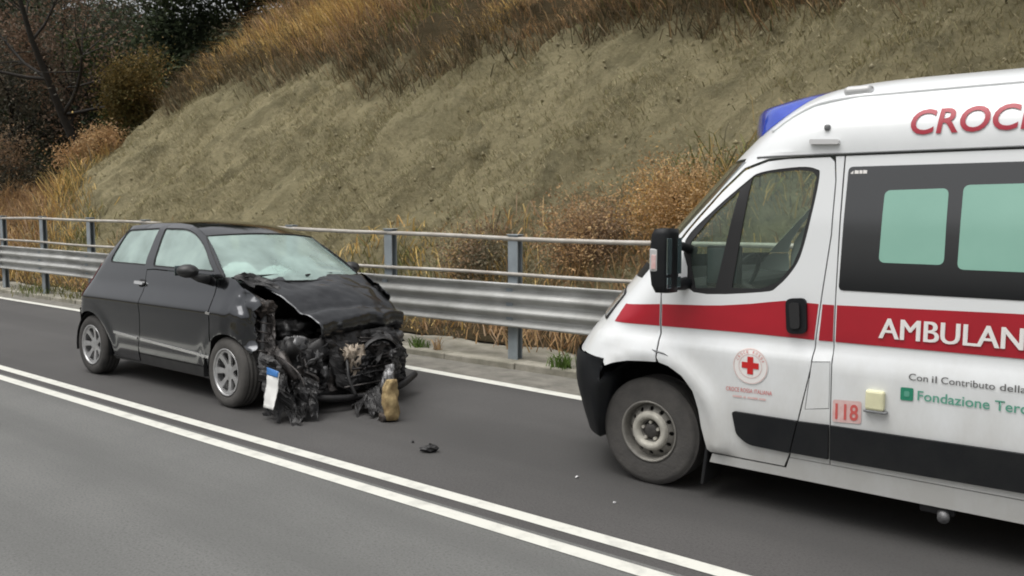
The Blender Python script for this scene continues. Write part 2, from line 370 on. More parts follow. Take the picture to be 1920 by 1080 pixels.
# ------------------------------------------------------------------ ground and road
def sheet(name, pts, z, m):
    return tag(mk(name, [(x, y, z) for x, y in pts], [tuple(range(len(pts)))], m, None, False), kind='structure')
sheet('ground', [(-900, -900), (900, -900), (900, 900), (-900, 900)], -.06, M['soil'])
def strip(name, L, Rr, z, m, z2=None):
    """sheet between two polylines of (x, y)"""
    P = [[(x, y, z) for x, y in L], [(x, y, z if z2 is None else z2) for x, y in Rr]]
    return tag(grid(name, P, m, None, False), kind='structure')
XS = [-140, -60, -32, -25, -17.5, -14.4, -10, -6.3, -4.2, 0, 6, 40]
EY = [7.6, 6.9, 6.55, 6.46, 6.38, 6.36, 6.28, 6.17, 6.08, 5.95, 5.85, 5.8]      # near edge of the far edge line
edge = list(zip(XS, EY))
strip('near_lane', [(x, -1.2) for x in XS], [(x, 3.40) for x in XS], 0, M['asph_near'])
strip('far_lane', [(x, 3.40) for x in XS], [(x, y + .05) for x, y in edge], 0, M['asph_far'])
strip('road_shoulder', [(x, y + .05) for x, y in edge], [(x, 6.86 + max(0, y - 6.38)) for x, y in edge], .0, M['shoulder'])
strip('centre_line_near', [(x, 3.262) for x in (-140, 40)], [(x, 3.362) for x in (-140, 40)], .004, M['line'])
strip('centre_line_far', [(x, 3.482) for x in (-140, 40)], [(x, 3.582) for x in (-140, 40)], .004, M['line'])
strip('edge_line', [(x, y) for x, y in edge], [(x, y + .13) for x, y in edge], .004, M['line'])
strip('near_shoulder', [(x, -2.6) for x in XS], [(x, -1.2) for x in XS], -.002, M['shoulder'])
# kerb stones along the verge
kerb_y = lambda x: 6.86 + max(0, (-17.5 - x) * .006)
vb = tag(grid('verge', [[(x, kerb_y(x) + .16, .062 + .012 * n1(x * 1.3, 2.1)) for x in np.arange(-60, 10, .25)], [(x, kerb_y(x) + .5, .07 + .03 * n1(x, 5)) for x in np.arange(-60, 10, .25)], [(x, kerb_y(x) + .95, .05 + .05 * n1(x, 9)) for x in np.arange(-60, 10, .25)]], M['concrete']), kind='structure')
kroot = tag(bpy.data.objects.new('kerb', None), kind='structure'); COL.objects.link(kroot)
kme = None
for i, x in enumerate(np.arange(-42, 8, 1.0)):
    if kme is None:
        o = box('kerb_stone', (0, 0, 0), (.985, .17, .12), M['concrete'], kroot, .015); kme = o.data
    else:
        o = bpy.data.objects.new('kerb_stone', kme); COL.objects.link(o); o.parent = kroot
    o.location = (x, kerb_y(x) + .075 + random.uniform(-.008, .008), .012 + random.uniform(-.008, .006)); o.rotation_euler = (random.uniform(-.02, .02), random.uniform(-.006, .006), random.uniform(-.008, .008))

# ------------------------------------------------------------------ hillside
def foot(X): 
    r = np.clip(-23.0 - X, 0, None)
    return 8.75 + np.minimum(r * .85, 9.5) + .25 * vnoise(X * .35, X * 0 + 3.3)
def clay_top(X): return np.interp(X, [-26, -23, -18, -11.5, -6.5, -2, 6], [6.4, 5.9, 5.65, 5.35, 5.45, 5.25, 5.0])
def terrain(X, Y):
    f = foot(X); s = Y - f
    low = .06 + .45 * np.clip((Y - 7.6) / 1.4, 0, 1) ** 1.5
    zc = clay_top(X) + .35 * vnoise(X * .5, X * 0 + 7.7) - .45
    rise = np.where(s > 0, s, 0)
    z = low + rise * 1.0
    over = z - zc
    z = np.where(over > 0, zc + over * .72, z)
    z = np.minimum(z, 15 + .05 * rise)
    z = z + 1.25 * np.clip((-22.6 - X) / 2.6, 0, 1) * np.clip((Y - 8.0) / 2.6, 0, 1) ** 1.2 * np.clip(1 - s / 3, 0, 1)
    k = np.clip(s / .8, 0, 1)
    rill = vnoise((X - .6 * Y) * .8, (X + Y) * .13) * .24 + vnoise((X - .6 * Y) * 2.0, (X + Y) * .3) * .11
    z = z + k * (rill * 1.25 + .13 * fbm(X * 1.6, Y * 1.6, 0, 4, .55)) * np.clip(1.25 - over * .2, .3, 1)
    # long diagonal slump crack and a hollow near the foot
    for (x0, y0, x1, y1, wd, dp) in ((-12.9, 10.45, -9.3, 12.2, .16, .34), (-16.5, 12.2, -14.6, 13.0, .14, .25), (-10.6, 9.6, -9.6, 10.6, .30, .30), (-7.6, 11.6, -6.2, 12.1, .14, .22)):
        dx, dy = x1 - x0, y1 - y0; L2 = dx * dx + dy * dy; t = np.clip(((X - x0) * dx + (Y - y0) * dy) / L2, 0, 1)
        dd = np.hypot(X - x0 - t * dx, Y - y0 - t * dy) + .12 * vnoise(X * 2.3, Y * 2.3)
        z = z - dp * np.exp(-(dd / wd) ** 2) * np.sin(np.clip(t, .04, .96) * np.pi) ** .5
    z = z + k * (.055 * fbm(X * 3.1 + 40, Y * 3.1, 0, 3, .6)) * (over < .3)
    return z, over, s
def heightfield(name, x0, x1, y0, y1, res):
    xs = np.arange(x0, x1 + res * .5, res); ys = np.arange(y0, y1 + res * .5, res)
    X, Y = np.meshgrid(xs, ys); Z, over, s = terrain(X, Y)
    Z = Z + .045 * np.clip(s, 0, 1) * fbm(X * 6, Y * 6, 0, 3, .6)
    nr, nc = X.shape
    idx = np.arange(nr * nc).reshape(nr, nc)
    F = np.stack([idx[:-1, :-1], idx[:-1, 1:], idx[1:, 1:], idx[1:, :-1]], -1).reshape(-1, 4)
    me = bpy.data.meshes.new(name); me.vertices.add(nr * nc); me.vertices.foreach_set('co', np.stack([X, Y, Z], -1).ravel())
    me.loops.add(F.size); me.loops.foreach_set('vertex_index', F.ravel()); me.polygons.add(len(F))
    me.polygons.foreach_set('loop_start', np.arange(0, F.size, 4)); me.polygons.foreach_set('use_smooth', np.ones(len(F), bool)); me.update(); me.validate()
    soil = np.clip(np.maximum(over * 1.2 + .2, np.maximum((-.15 - s) * 2, (-23.3 - X + .6 * vnoise(X * .7, Y * .7)) * .8)), 0, 1)
    a = me.attributes.new('soil', 'FLOAT', 'POINT'); a.data.foreach_set('value', soil.ravel())
    return tag(link(name, me, M['clay']), kind='structure')
heightfield('hillside', -34, 10, 7.75, 17.5, .075)
heightfield('far_hillside', -110, 44, 17.4, 60, .5)
heightfield('hillside_side', -110, -33.9, 7.75, 17.5, .3)
heightfield('near_hillside', 9.9, 44, 7.75, 17.5, .3)

# ------------------------------------------------------------------ vegetation
def setmesh(name, V, F, tone, m, parent=None):
    """V (n,3), F list of index arrays of equal width per array, tone (n,3)"""
    me = bpy.data.meshes.new(name); me.vertices.add(len(V)); me.vertices.foreach_set('co', np.asarray(V, np.float32).ravel())
    tot = sum(f.size for f in F); me.loops.add(tot); me.loops.foreach_set('vertex_index', np.concatenate([f.ravel() for f in F]))
    st = []; p = 0
    for f in F: st.append(p + np.arange(0, f.size, f.shape[1])); p += f.size
    st = np.concatenate(st); me.polygons.add(len(st)); me.polygons.foreach_set('loop_start', st); me.update(); me.validate()
    a = me.attributes.new('tone', 'FLOAT_COLOR', 'POINT'); a.data.foreach_set('color', np.concatenate([tone, np.ones((len(tone), 1))], 1).astype(np.float32).ravel())
    return link(name, me, m, parent)
def blades(name, base, h, lean, wd, pal, rs, m, parent=None, flat=None):
    """curved grass blades: base (n,3), h (n,), lean (n,) bend as share of height, pal list of colours"""
    n = len(base); th = rs.uniform(0, 2 * np.pi, n)
    if flat is not None: th = flat + rs.normal(0, .9, n)
    d = np.stack([np.cos(th), np.sin(th), np.zeros(n)], 1); ph = rs.uniform(0, 2 * np.pi, n); sd_ = np.stack([np.cos(ph), np.sin(ph), np.zeros(n)], 1)
    wv = (wd * rs.uniform(.6, 1.4, n))[:, None] * sd_
    up = np.array([0, 0, 1.])
    mid = base + up * (h * .6)[:, None] + d * (h * lean * .35)[:, None]
    tip = base + up * (h * (1 - .35 * lean))[:, None] + d * (h * lean)[:, None]
    V = np.stack([base - wv, base + wv, mid + wv * .8, mid - wv * .8, tip], 1).reshape(-1, 3)
    k = np.arange(n)[:, None] * 5
    pal = np.array(pal); t = pal[rs.randint(0, len(pal), n)] * rs.uniform(.7, 1.3, n)[:, None]
    tone = np.repeat(t, 5, 0)
    return setmesh(name, V, [k + np.array([0, 1, 2, 3]), k + np.array([3, 2, 4])], tone, m, parent)
RUST = [(.38, .235, .12), (.43, .275, .135), (.45, .315, .165), (.33, .22, .13), (.28, .20, .13)]
OCHRE = [(.60, .42, .15), (.55, .39, .15), (.52, .32, .115), (.62, .46, .20), (.42, .31, .13)]
OLIVE = [(.17, .17, .065), (.14, .15, .055), (.22, .20, .08)]
DRYGREY = [(.20, .18, .12), (.16, .14, .09), (.25, .225, .16), (.12, .105, .07)]
def tufts(rs, n, xr, yr, keep, spread, per):
    """tuft centres thinned by keep(X,Y,over,s), each with per blades"""
    X = rs.uniform(*xr, n); Y = rs.uniform(*yr, n); Z, over, s = terrain(X, Y)
    ok = keep(X, Y, over, s) > rs.uniform(0, 1, n); X = X[ok]; Y = Y[ok]
    X = np.repeat(X, per) + rs.normal(0, spread, len(X) * per); Y = np.repeat(Y, per) + rs.normal(0, spread, len(Y) * per)
    Y = np.maximum(Y, 7.45)
    Z, over, s = terrain(X, Y); Z = np.where(Y < 7.75, .05, Z)
    return np.stack([X, Y, Z - .03], 1), over, s
rs = np.random.RandomState(11)
# dry grass crowning the cut bank
b, ov, s = tufts(rs, 5200, (-34, 8), (11.5, 20), lambda X, Y, o, s: ((o > -.1 + .35 * vnoise(X * .8, Y * .8)) & (o < 4.5)) * np.clip(.75 + .5 * vnoise(X * .45, Y * .45), 0, 1) * (X > -27), .16, 13)
hh = (.45 + .3 * vnoise(b[:, 0] * .3, b[:, 1] * .3)) * rs.uniform(.6, 1.5, len(b))
def paint(b, rs, sc=.28):
    q = vnoise(b[:, 0] * sc, b[:, 1] * sc, b[:, 2] * sc) + rs.normal(0, .16, len(b)); return q
q = paint(b, rs)
for nm, sel, pal, lab in (('ochre_grass', (q > .02) & (b[:, 0] < -11), OCHRE, 'tall ochre dry grass overhanging the top of the clay bank'), ('rust_grass', ((q <= .02) & (q > -.45)) | ((b[:, 0] >= -11) & (q > -.12)), RUST, 'rust brown dry grass along the bank top'), ('olive_grass', ((q <= -.45) & (b[:, 0] < -11)) | ((b[:, 0] >= -11) & (q <= -.12)), OLIVE + RUST[3:], 'dull olive brown weeds along the bank top')):
    o = blades(nm, b[sel], hh[sel], rs.uniform(.5, 1.7, sel.sum()), .010, pal, rs, M['straw'], None, flat=-1.9); tag(o, lab, 'grass', kind='stuff')
# dark scrub under the crown of the bank
b, ov, s = tufts(rs, 9000, (-27, 8), (11, 17.5), lambda X, Y, o, s: ((o > -.5 + .45 * vnoise(X * .5, Y * .5)) & (o < 1.0)) * np.clip(.62 + .8 * vnoise(X * .6, Y * .6 + 9), 0, 1), .13, 10)
o = blades('bank_scrub', b, rs.uniform(.15, .55, len(b)), rs.uniform(.6, 1.7, len(b)), .011, [(.14, .112, .072), (.19, .15, .095), (.11, .098, .06), (.27, .20, .115)], rs, M['straw'], None, flat=-1.7); tag(o, 'dark tangled scrub hanging below the bank top', 'scrub', kind='stuff')
# foot of the bank, behind the guardrail
def kfoot(X, Y, o, s):
    bush = np.exp(-((X + 5.6) / 2.6) ** 2)
    lim = np.interp(X, [-60, -25, -21.8, -19.5, -11, -8.5, -5, 0], [6, 3.0, 1.5, .4, .25, .8, 1.7, 1.4]) + .35 * vnoise(X * .9, Y * .9)
    return ((s < lim)) * .92
b, ov, s = tufts(rs, 8200, (-48, 2), (7.75, 16), kfoot, .15, 13)
hb = np.interp(b[:, 0], [-48, -24, -19, -12, -9, -6, -4, 2], [1.0, .95, .45, .30, .36, .48, .5, .45]) * rs.uniform(.4, 1.35, len(b)) * np.clip(.8 + .5 * vnoise(b[:, 0] * .8, b[:, 1] * .8), .4, 1.4)
hb = np.where(b[:, 1] < 8.2, hb * .75, hb)
q = paint(b, rs, .4)
for nm, sel, pal, lab in (('rust_grass', q > -.1, RUST, 'rust brown dry grass along the foot of the bank behind the guardrail'), ('ochre_grass', (q <= -.1) & (q > -.5), OCHRE + DRYGREY[:1], 'straw coloured grass along the foot of the bank behind the guardrail'), ('olive_grass', q <= -.5, OLIVE + DRYGREY[1:2], 'olive green grass patches along the foot of the bank')):
    o = blades(nm, b[sel], hb[sel], rs.uniform(.2, 1.4, sel.sum()), .010, pal, rs, M['straw']); tag(o, lab, 'grass', kind='stuff')
# sparse bleached tufts on the clay face
b, ov, s = tufts(rs, 17000, (-24.5, 6), (8.8, 14.5), lambda X, Y, o, s: ((s > .1) & (o < 0)) * np.clip(.45 + .9 * vnoise(X * .7, Y * .7 + 3) + .4 * vnoise(X * 2.2, Y * 2.2), .05, 1), .11, 8)
o = blades('sparse_grass', b, rs.uniform(.04, .17, len(b)), rs.uniform(.8, 2.0, len(b)), .0055, [(.36, .315, .195), (.31, .275, .165), (.42, .37, .24), (.24, .215, .125), (.28, .265, .14), (.34, .30, .18)], rs, M['straw'], None, flat=-1.6); tag(o, 'sparse bleached grass tufts matted on the bare clay bank', 'grass', kind='stuff')
# clods and stones on the clay
def clods():
    n = 2600; X = rs.uniform(-24, 6, n); Y = rs.uniform(8.9, 14, n); Z, over, s = terrain(X, Y); ok = (over < -.1) & (s > .1); X = X[ok]; Y = Y[ok]; Z = Z[ok]; n = len(X)
    r = .015 + .035 * rs.uniform(0, 1, n) ** 3
    oc = np.array([[1, 0, 0], [-1, 0, 0], [0, 1, 0], [0, -1, 0], [0, 0, 1], [0, 0, -1.]])
    V = np.stack([X, Y, Z], 1)[:, None, :] + oc[None] * r[:, None, None] * rs.uniform(.6, 1.3, (n, 6, 1))
    F = np.array([[0, 2, 4], [2, 1, 4], [1, 3, 4], [3, 0, 4], [2, 0, 5], [1, 2, 5], [3, 1, 5], [0, 3, 5]])
    f = (np.arange(n)[:, None, None] * 6 + F[None]).reshape(-1, 3)
    t = np.array([(.32, .28, .17), (.25, .22, .135), (.37, .33, .22)])[rs.randint(0, 3, n)] * rs.uniform(.75, 1.15, n)[:, None]
    o = setmesh('clods', V.reshape(-1, 3), [f], np.repeat(t, 6, 0), M['straw']); tag(o, 'small clay clods lying on the eroded bank', 'clods', kind='stuff')
clods()

def branch(rng, p, d, L, r, lev, segs, tips, wild=.35):
    path = [p.copy()]; rad = [r]; n = 5
    for i in range(n):
        d = (d + Vector((rng.gauss(0, wild), rng.gauss(0, wild), rng.gauss(.04, wild * .7))) * .35).normalized()
        p = p + d * (L / n); path.append(p.copy()); rad.append(max(.008, r * (1 - .62 * (i + 1) / n)))
        if lev > 0 and i >= 1:
            for k in range(2 if lev > 1 else 2):
                a = Vector((rng.gauss(0, 1), rng.gauss(0, 1), rng.gauss(.15, .6))).normalized()
                branch(rng, p, (d * .55 + a * .8).normalized(), L * rng.uniform(.38, .6), rad[-1] * .6, lev - 1, segs, tips, wild)
        if lev <= 1: tips.append((p.copy(), L))
    segs.append((path, rad))
def tree(name, loc, h, tilt, nleaf, spread, pal, label, seed, cat='tree', leaf=.13, group=None, trunk_r=.16, droop=0):
    rng = random.Random(seed); rs2 = np.random.RandomState(seed)
    z = float(terrain(np.array([loc[0]]), np.array([loc[1]]))[0][0])
    e = empty(name, (loc[0], loc[1], z - .15), label, cat, group)
    segs = []; tips = []
    branch(rng, Vector((0, 0, 0)), Vector((tilt[0], tilt[1], 1)).normalized(), h * .72, trunk_r, 2, segs, tips)
    V = []; F = []
    for path, rad in segs:
        v, f = tube_geo(path, rad, 5 if rad[0] < .05 else 7, False); o = len(V); V += v; F += [tuple(i + o for i in q) for q in f]
    mk('trunk', V, F, M['bark'], e)
    T = np.array([tuple(t[0]) for t in tips]); n = nleaf
    cl = T[rs2.randint(0, len(T), n)] + rs2.normal(0, spread, (n, 3)) * np.array([1, 1, .8])
    a = rs2.normal(0, 1, (n, 3)); a /= np.linalg.norm(a, axis=1)[:, None]; bb = np.cross(a, rs2.normal(0, 1, (n, 3))); bb /= np.linalg.norm(bb, axis=1)[:, None]
    sz = leaf * rs2.uniform(.5, 1.4, n)[:, None]
    Vl = np.stack([cl - a * sz, cl + bb * sz * .45, cl + a * sz, cl - bb * sz * .45], 1).reshape(-1, 3)
    pal = np.array(pal); cell = vnoise(cl[:, 0] * .9, cl[:, 1] * .9, cl[:, 2] * .9)
    t = pal[np.clip(((cell + .6) / 1.2 * len(pal) + rs2.normal(0, .5, n)).astype(int), 0, len(pal) - 1)] * rs2.uniform(.75, 1.25, n)[:, None]
    setmesh('crown', Vl, [np.arange(n)[:, None] * 4 + np.arange(4)], np.repeat(t, 4, 0), M['leaf'], e)
    return e
DG = [(.036, .050, .028), (.050, .068, .034), (.070, .092, .044), (.064, .066, .042)]
MG = [(.045, .070, .025), (.06, .085, .03), (.08, .10, .035), (.05, .06, .03)]
RB = [(.19, .125, .085), (.23, .155, .105), (.16, .11, .08), (.13, .10, .075)]
GB = [(.075, .070, .052), (.095, .086, .060), (.060, .062, .045), (.12, .10, .072)]
YB = [(.17, .12, .04), (.13, .10, .035), (.10, .09, .03), (.19, .11, .045)]
G_T = 'trees growing beyond the left end of the clay bank'
T1 = dict(group=G_T, leaf=.10)
tree('dark_tree', (-31, 15.2), 7.5, (.18, .1), 22000, .40, DG, 'dark green evergreen tree just left of the bank crest', 21, **T1)
tree('dark_tree', (-27.6, 18.6), 6.5, (.1, .0), 20000, .42, DG, 'dark evergreen tree rising behind the ochre grass crest', 22, **T1)
tree('russet_tree', (-28.3, 12.9), 6.6, (-.05, .1), 8000, .42, RB, 'thin russet brown tree among the dark trees top left', 23, group=G_T, trunk_r=.10, leaf=.06)
tree('leaning_tree', (-25.6, 12.3), 7.5, (-.50, -.40), 1500, .4, GB, 'dark bare trunk leaning left in front of the wood', 24, group=G_T, trunk_r=.15, leaf=.06)
tree('grey_tree', (-30.5, 11.2), 7.2, (-.1, .0), 15000, .5, GB, 'grey brown thin leaved tree at the far left', 25, group=G_T, leaf=.06)
tree('dark_tree', (-38.5, 15.0), 10.5, (0, 0), 24000, .55, DG, 'tall dark tree behind the russet tree', 26, **T1)
tree('dark_tree', (-36.5, 12.6), 9.0, (.05, 0), 22000, .5, [GB[2], DG[0], DG[2], GB[0]], 'dark grey green tree at the left picture edge', 27, **T1)
tree('dark_tree', (-34.5, 18.5), 8.0, (.1, .1), 22000, .5, DG, 'dark tree on the slope right of the small sky gap', 28, **T1)
tree('dark_tree', (-43, 19.5), 10.5, (0, .1), 20000, .6, [GB[0], DG[1], GB[1]], 'hazy dark tree farthest back on the left', 29, **T1)
tree('green_tree', (-27.6, 14.3), 4.2, (.15, -.1), 16000, .32, MG + DG[:1], 'bright green bushy small tree at the left bank shoulder', 30, group=G_T, trunk_r=.08, leaf=.06)
G_S = 'autumn shrubs around the bank'
tree('autumn_shrub', (-25.0, 13.2), 2.6, (.2, -.2), 13000, .26, YB + OCHRE[:1], 'yellow brown shrub on the left shoulder of the bank', 31, 'shrub', .045, G_S, .05)
tree('autumn_shrub', (-24.4, 11.6), 1.6, (.1, -.3), 9000, .22, RUST, 'rust brown shrub at the left edge of the clay face', 32, 'shrub', .04, G_S, .04)
tree('grey_shrub', (-28.2, 11.0), 2.4, (-.1, -.1), 9000, .30, GB + RUST[3:], 'dull grey brown shrub below the leaning trunk', 33, 'shrub', .045, G_S, .05)
tree('autumn_shrub', (-1.9, 13.6), 2.0, (.1, -.2), 9000, .24, [(.20, .17, .055), (.15, .13, .05), (.22, .15, .06)], 'olive brown shrub on the crest above the ambulance', 35, 'shrub', .04, G_S, .04)
tree('dark_shrub', (-7.3, 14.2), .6, (.1, -.4), 8000, .26, [(.07, .07, .04), (.10, .085, .05), (.13, .10, .055)], 'dark green brown shrub on the crest left of the blue light', 36, 'shrub', .04, G_S, .035)
RS = RUST + [(.20, .14, .09)]
tree('russet_shrub', (-6.3, 9.6), .42, (.3, -.3), 16000, .32, RS, 'rust brown bush at the bank foot left of the ambulance windscreen', 38, 'shrub', .02, G_S, .02)
tree('russet_shrub', (-5.0, 9.7), .48, (-.3, -.3), 16000, .34, RS[:3] + OCHRE[2:3], 'orange brown bush at the bank foot behind the ambulance windscreen', 39, 'shrub', .02, G_S, .02)
tree('russet_shrub', (-7.9, 9.1), .30, (.3, -.3), 10000, .28, RS + DRYGREY[:2], 'low faded brown bush behind the guardrail between two posts', 40, 'shrub', .02, G_S, .02)
tree('dark_tree', (-46, 16.5), 12, (0, 0), 22000, .6, [GB[0], DG[1], GB[2]], 'tall grey dark tree behind the leaning trunk at far left', 41, **T1)
tree('dark_tree', (-40, 18.0), 10.5, (0, 0), 22000, .6, [GB[2], DG[1], DG[0]], 'dark tree left of the small sky gap', 42, **T1)
tree('dark_tree', (-50, 19.5), 12, (0, 0), 20000, .6, [GB[0], DG[2], GB[1]], 'dark distant tree at the top left corner', 43, **T1)
# woodland floor and far wood, one mass
def wood():
    n = 110000; X = rs.uniform(-62, -26.5, n); Y = rs.uniform(9.5, 34, n)
    f = foot(X); ok = (Y > 12.2 - np.clip(-30 - X, 0, 8) * .15); X = X[ok]; Y = Y[ok]; n = len(X)
    Z = terrain(X, Y)[0] + np.abs(rs.normal(0, .75, n)) * np.clip(1.1 + 1.2 * vnoise(X * .4, Y * .4), .25, 2.4)
    cl = np.stack([X, Y, Z], 1); a = rs.normal(0, 1, (n, 3)); a /= np.linalg.norm(a, axis=1)[:, None]; bb = np.cross(a, rs.normal(0, 1, (n, 3))); bb /= np.linalg.norm(bb, axis=1)[:, None]
    sz = .09 * rs.uniform(.5, 1.5, n)[:, None]
    V = np.stack([cl - a * sz, cl + bb * sz * .5, cl + a * sz, cl - bb * sz * .5], 1).reshape(-1, 3)
    pal = np.array(DG + GB + [(.09, .075, .045)]); cell = vnoise(X * .5, Y * .5)
    t = pal[np.clip(((cell + .7) / 1.4 * len(pal) + rs.normal(0, 1, n)).astype(int), 0, len(pal) - 1)] * rs.uniform(.7, 1.3, n)[:, None]
    o = setmesh('undergrowth', V, [np.arange(n)[:, None] * 4 + np.arange(4)], np.repeat(t, 4, 0), M['leaf']); tag(o, 'dark woodland undergrowth left of the clay bank', 'undergrowth', kind='stuff')
wood()
# weeds on the kerb
def weed(name, x, y, h, n, pal, label, seed, sp=.06):
    r2 = np.random.RandomState(seed); b = np.stack([r2.normal(0, sp, n), r2.normal(0, sp * .6, n), np.zeros(n)], 1)
    o = blades(name, b, h * r2.uniform(.4, 1.2, n), r2.uniform(.2, 1.1, n), .006, pal, r2, M['leaf']); o.location = (x, y, .06)
    return tag(o, label, 'weed', 'weeds growing along the kerb', 'stuff' if sp > .2 else None)
GRN = [(.10, .17, .035), (.13, .20, .05), (.08, .13, .03)]
weed('weed_tuft', -4.95, 6.93, .20, 110, GRN, 'green weed tuft at the kerb just left of the ambulance bumper', 1, .07)
weed('weed_tuft', -7.02, 6.98, .15, 90, GRN, 'small green weed tuft at the kerb beside the wrecked car front', 2)
weed('dry_weed', -6.72, 6.97, .20, 30, RUST, 'dry brown weed on the kerb right of a green tuft', 3, .03)
weed('weed_tuft', -17.6, 7.15, .22, 260, OLIVE + GRN[2:], 'wide low green weed patch on the verge at far left', 4, .5)
weed('weed_tuft', -15.9, 7.12, .16, 120, OLIVE, 'olive weed patch on the verge behind the wrecked car tail', 5, .3)

# ------------------------------------------------------------------ guardrail
gr = empty('guardrail', (-12, 7.09, 0), 'galvanised three wave steel guardrail with two tubular top rails along the verge', 'guardrail')
gz = lambda X: np.interp(X, [-60, -17.5, -15.3, -7.5, -5.7, 10], [1.50, 1.50, 1.48, 1.385, 1.35, 1.33])
gy = lambda X: max(0, (-18 - X)) * .012
bz = lambda X: np.interp(X, [-60, -19, -8, 10], [.06, .05, -.01, 0])
prof = []
for k in range(25):
    u = k / 24; zz_ = .435 + .465 * u
    yy = -.115 - .042 * math.cos(u * 2 * math.pi * 3) * (-1) * (-1)
    prof.append((yy, zz_))
prof[0] = (prof[0][0] + .02, prof[0][1]); prof[-1] = (prof[-1][0] + .02, prof[-1][1])
PX = [-5.69 + 1.93 * k for k in range(-19, 8)]
for i in range(0, len(PX) - 2, 2):
    a, b_ = PX[i] - .12, PX[i + 2] + .12; off = .004 * ((i // 2) % 2)
    rows = []
    for X in (a, (a + b_) / 2, b_):
        rows.append([(X + 12, y + gy(X) - off, z + bz(X)) for y, z in prof])
    o = grid('rail_beam', rows, M['galv'], gr)
    sm_ = o.modifiers.new('thick', 'SOLIDIFY'); sm_.thickness = .004; sm_.offset = 0
bolt_me = None
for X in PX:
    z = gz(X) + .04; y = gy(X)
    # C section post
    P = [(-.065, -.03), (.065, -.03), (.065, -.018), (-.053, -.018), (-.053, .045), (.065, .045), (.065, .057), (-.065, .057)]
    v = [(X + 12 + px, y + py, -.3) for px, py in P] + [(X + 12 + px, y + py, z) for px, py in P]
    f = [(i, (i + 1) % 8, 8 + (i + 1) % 8, 8 + i) for i in range(8)] + [tuple(range(8, 16))]
    po = mk('post', v, f, M['post'], gr, False)
    box('cap', (X + 12, y + .012, z + .004), (.15, .11, .012), M['post'], po, .003)
    box('spacer', (X + 12, y - .062, .67 + bz(X)), (.09, .062, .34), M['post'], po, .006)
    for zz_ in (.435 + .465 / 3, .435 + .465 * 2 / 3):
        if bolt_me is None:
            o = lathe('bolt', [(0, -.012), (.018, -.012), (.022, -.004), (.022, .004)], M['bolt'], gr, n=10); bolt_me = o.data
        else:
            o = bpy.data.objects.new('bolt', bolt_me); COL.objects.link(o); o.parent = gr
        o.location = (X + 12, y - .085 - .01, zz_ + bz(X))
for zf, r_, yo in ((0, .024, -.02), (1, .02, -.05)):
    for i in range(0, len(PX) - 3, 3):
        xs_ = np.linspace(PX[i], PX[i + 3], 10)
        tube('top_rail' if zf == 0 else 'middle_rail', [(x + 12, gy(x) + yo, (gz(x) + .0 if zf == 0 else .99 + bz(x) * 1.5) + .006 * math.sin(x * 1.7)) for x in xs_], r_, M['tubes'], gr, 8)

# ------------------------------------------------------------------ ambulance
AX, AYC = -2.53, 5.385
amb = empty('ambulance', (AX, AYC, 0), 'white high roof ambulance van with red stripe and blue roof light facing the wreck', 'ambulance')
ZZ = np.linspace(0, 2.6, 521)
TU = smooth_tab(ZZ, np.interp(ZZ, [.2, .35, .6, .885, .905, .94, .99, 1.25, 1.6, 1.93], [.05, .02, .003, 0, .006, .034, .022, .03, .05, .09]), .010)
_r = np.clip((ZZ - 1.93) / .45, 0, 1); TU = np.where(ZZ > 1.93, .09 + .935 * (1 - (1 - _r ** 2.6) ** (1 / 2.6)), TU)
XF = smooth_tab(ZZ, np.interp(ZZ, [.2, .55, .72, .85, 1.05, 1.19, 1.39, 1.9, 2.065, 2.18, 2.28, 2.34, 2.38], [-.85, -.95, -.95, -.86, -.70, -.57, -.40, .08, .25, .36, .47, .58, .80]), .03)
def dA(x, z):
    t = float(np.interp(z, ZZ, TU)); xf = float(np.interp(z, ZZ, XF)); u = min(1, max(0, (xf + .7 - x) / .7))
    d = t + (1.025 - t) * u ** 2.3
    # flared lip round the front wheel opening
    r = math.hypot((x - .04) / 1.0, (z - .36) / 1.0)
    if z > .3: d -= .030 * math.exp(-((r - .45) / .055) ** 2)
    return d
def SA(off=0.0, side=-1): return lambda x, z: (x, side * (1.025 - dA(x, z) + off), z)
def xfront(y, z):
    t = float(np.interp(z, ZZ, TU)); xf = float(np.interp(z, ZZ, XF)); d = max(0, (1.025 - t) - abs(y)) / max(.05, 1.025 - t)
    return xf + .7 - .7 * min(1, d) ** (1 / 2.3)
arch = [(-.273, .695), (-.186, .735), (-.09, .757), (-.0, .762), (.09, .762), (.17, .748), (.255, .70), (.32, .62), (.35, .52), (.365, .43), (.40, .26)]
IN = {-1: Vector((0, 1, 0)), 1: Vector((0, -1, 0))}
win = [(.229, 1.486), (.395, 1.656), (.579, 1.806), (.664, 1.856), (.873, 1.878), (.963, 1.864), (.982, 1.83), (.962, 1.666), (.924, 1.468), (.884, 1.358), (.798, 1.253), (.706, 1.214), (.307, 1.19), (.262, 1.333)]
win = spl(win, 4, True)
d_front = [(.104, 1.16), (.106, 1.109), (.108, .80)]
d_arch = [(.12, .772), (.18, .758), (.265, .71), (.33, .63), (.36, .525), (.375, .43), (.41, .30)]
d_bot = [(.43, .285), (.60, .285), (.86, .285)]
d_rear = [(.89, .36), (.946, .608), (.995, .84), (1.028, 1.20), (1.062, 1.528), (1.066, 1.80), (1.055, 1.90)]
d_top = [(1.03, 1.925), (.816, 1.924), (.70, 1.915), (.549, 1.87), (.42, 1.755), (.237, 1.543), (.15, 1.42), (.115, 1.32)]
door_poly = d_front + d_arch + d_bot + d_rear + d_top
BIG = [(1.126, 1.87), (1.112, 1.25), (2.62, 1.25), (2.62, 1.87)]
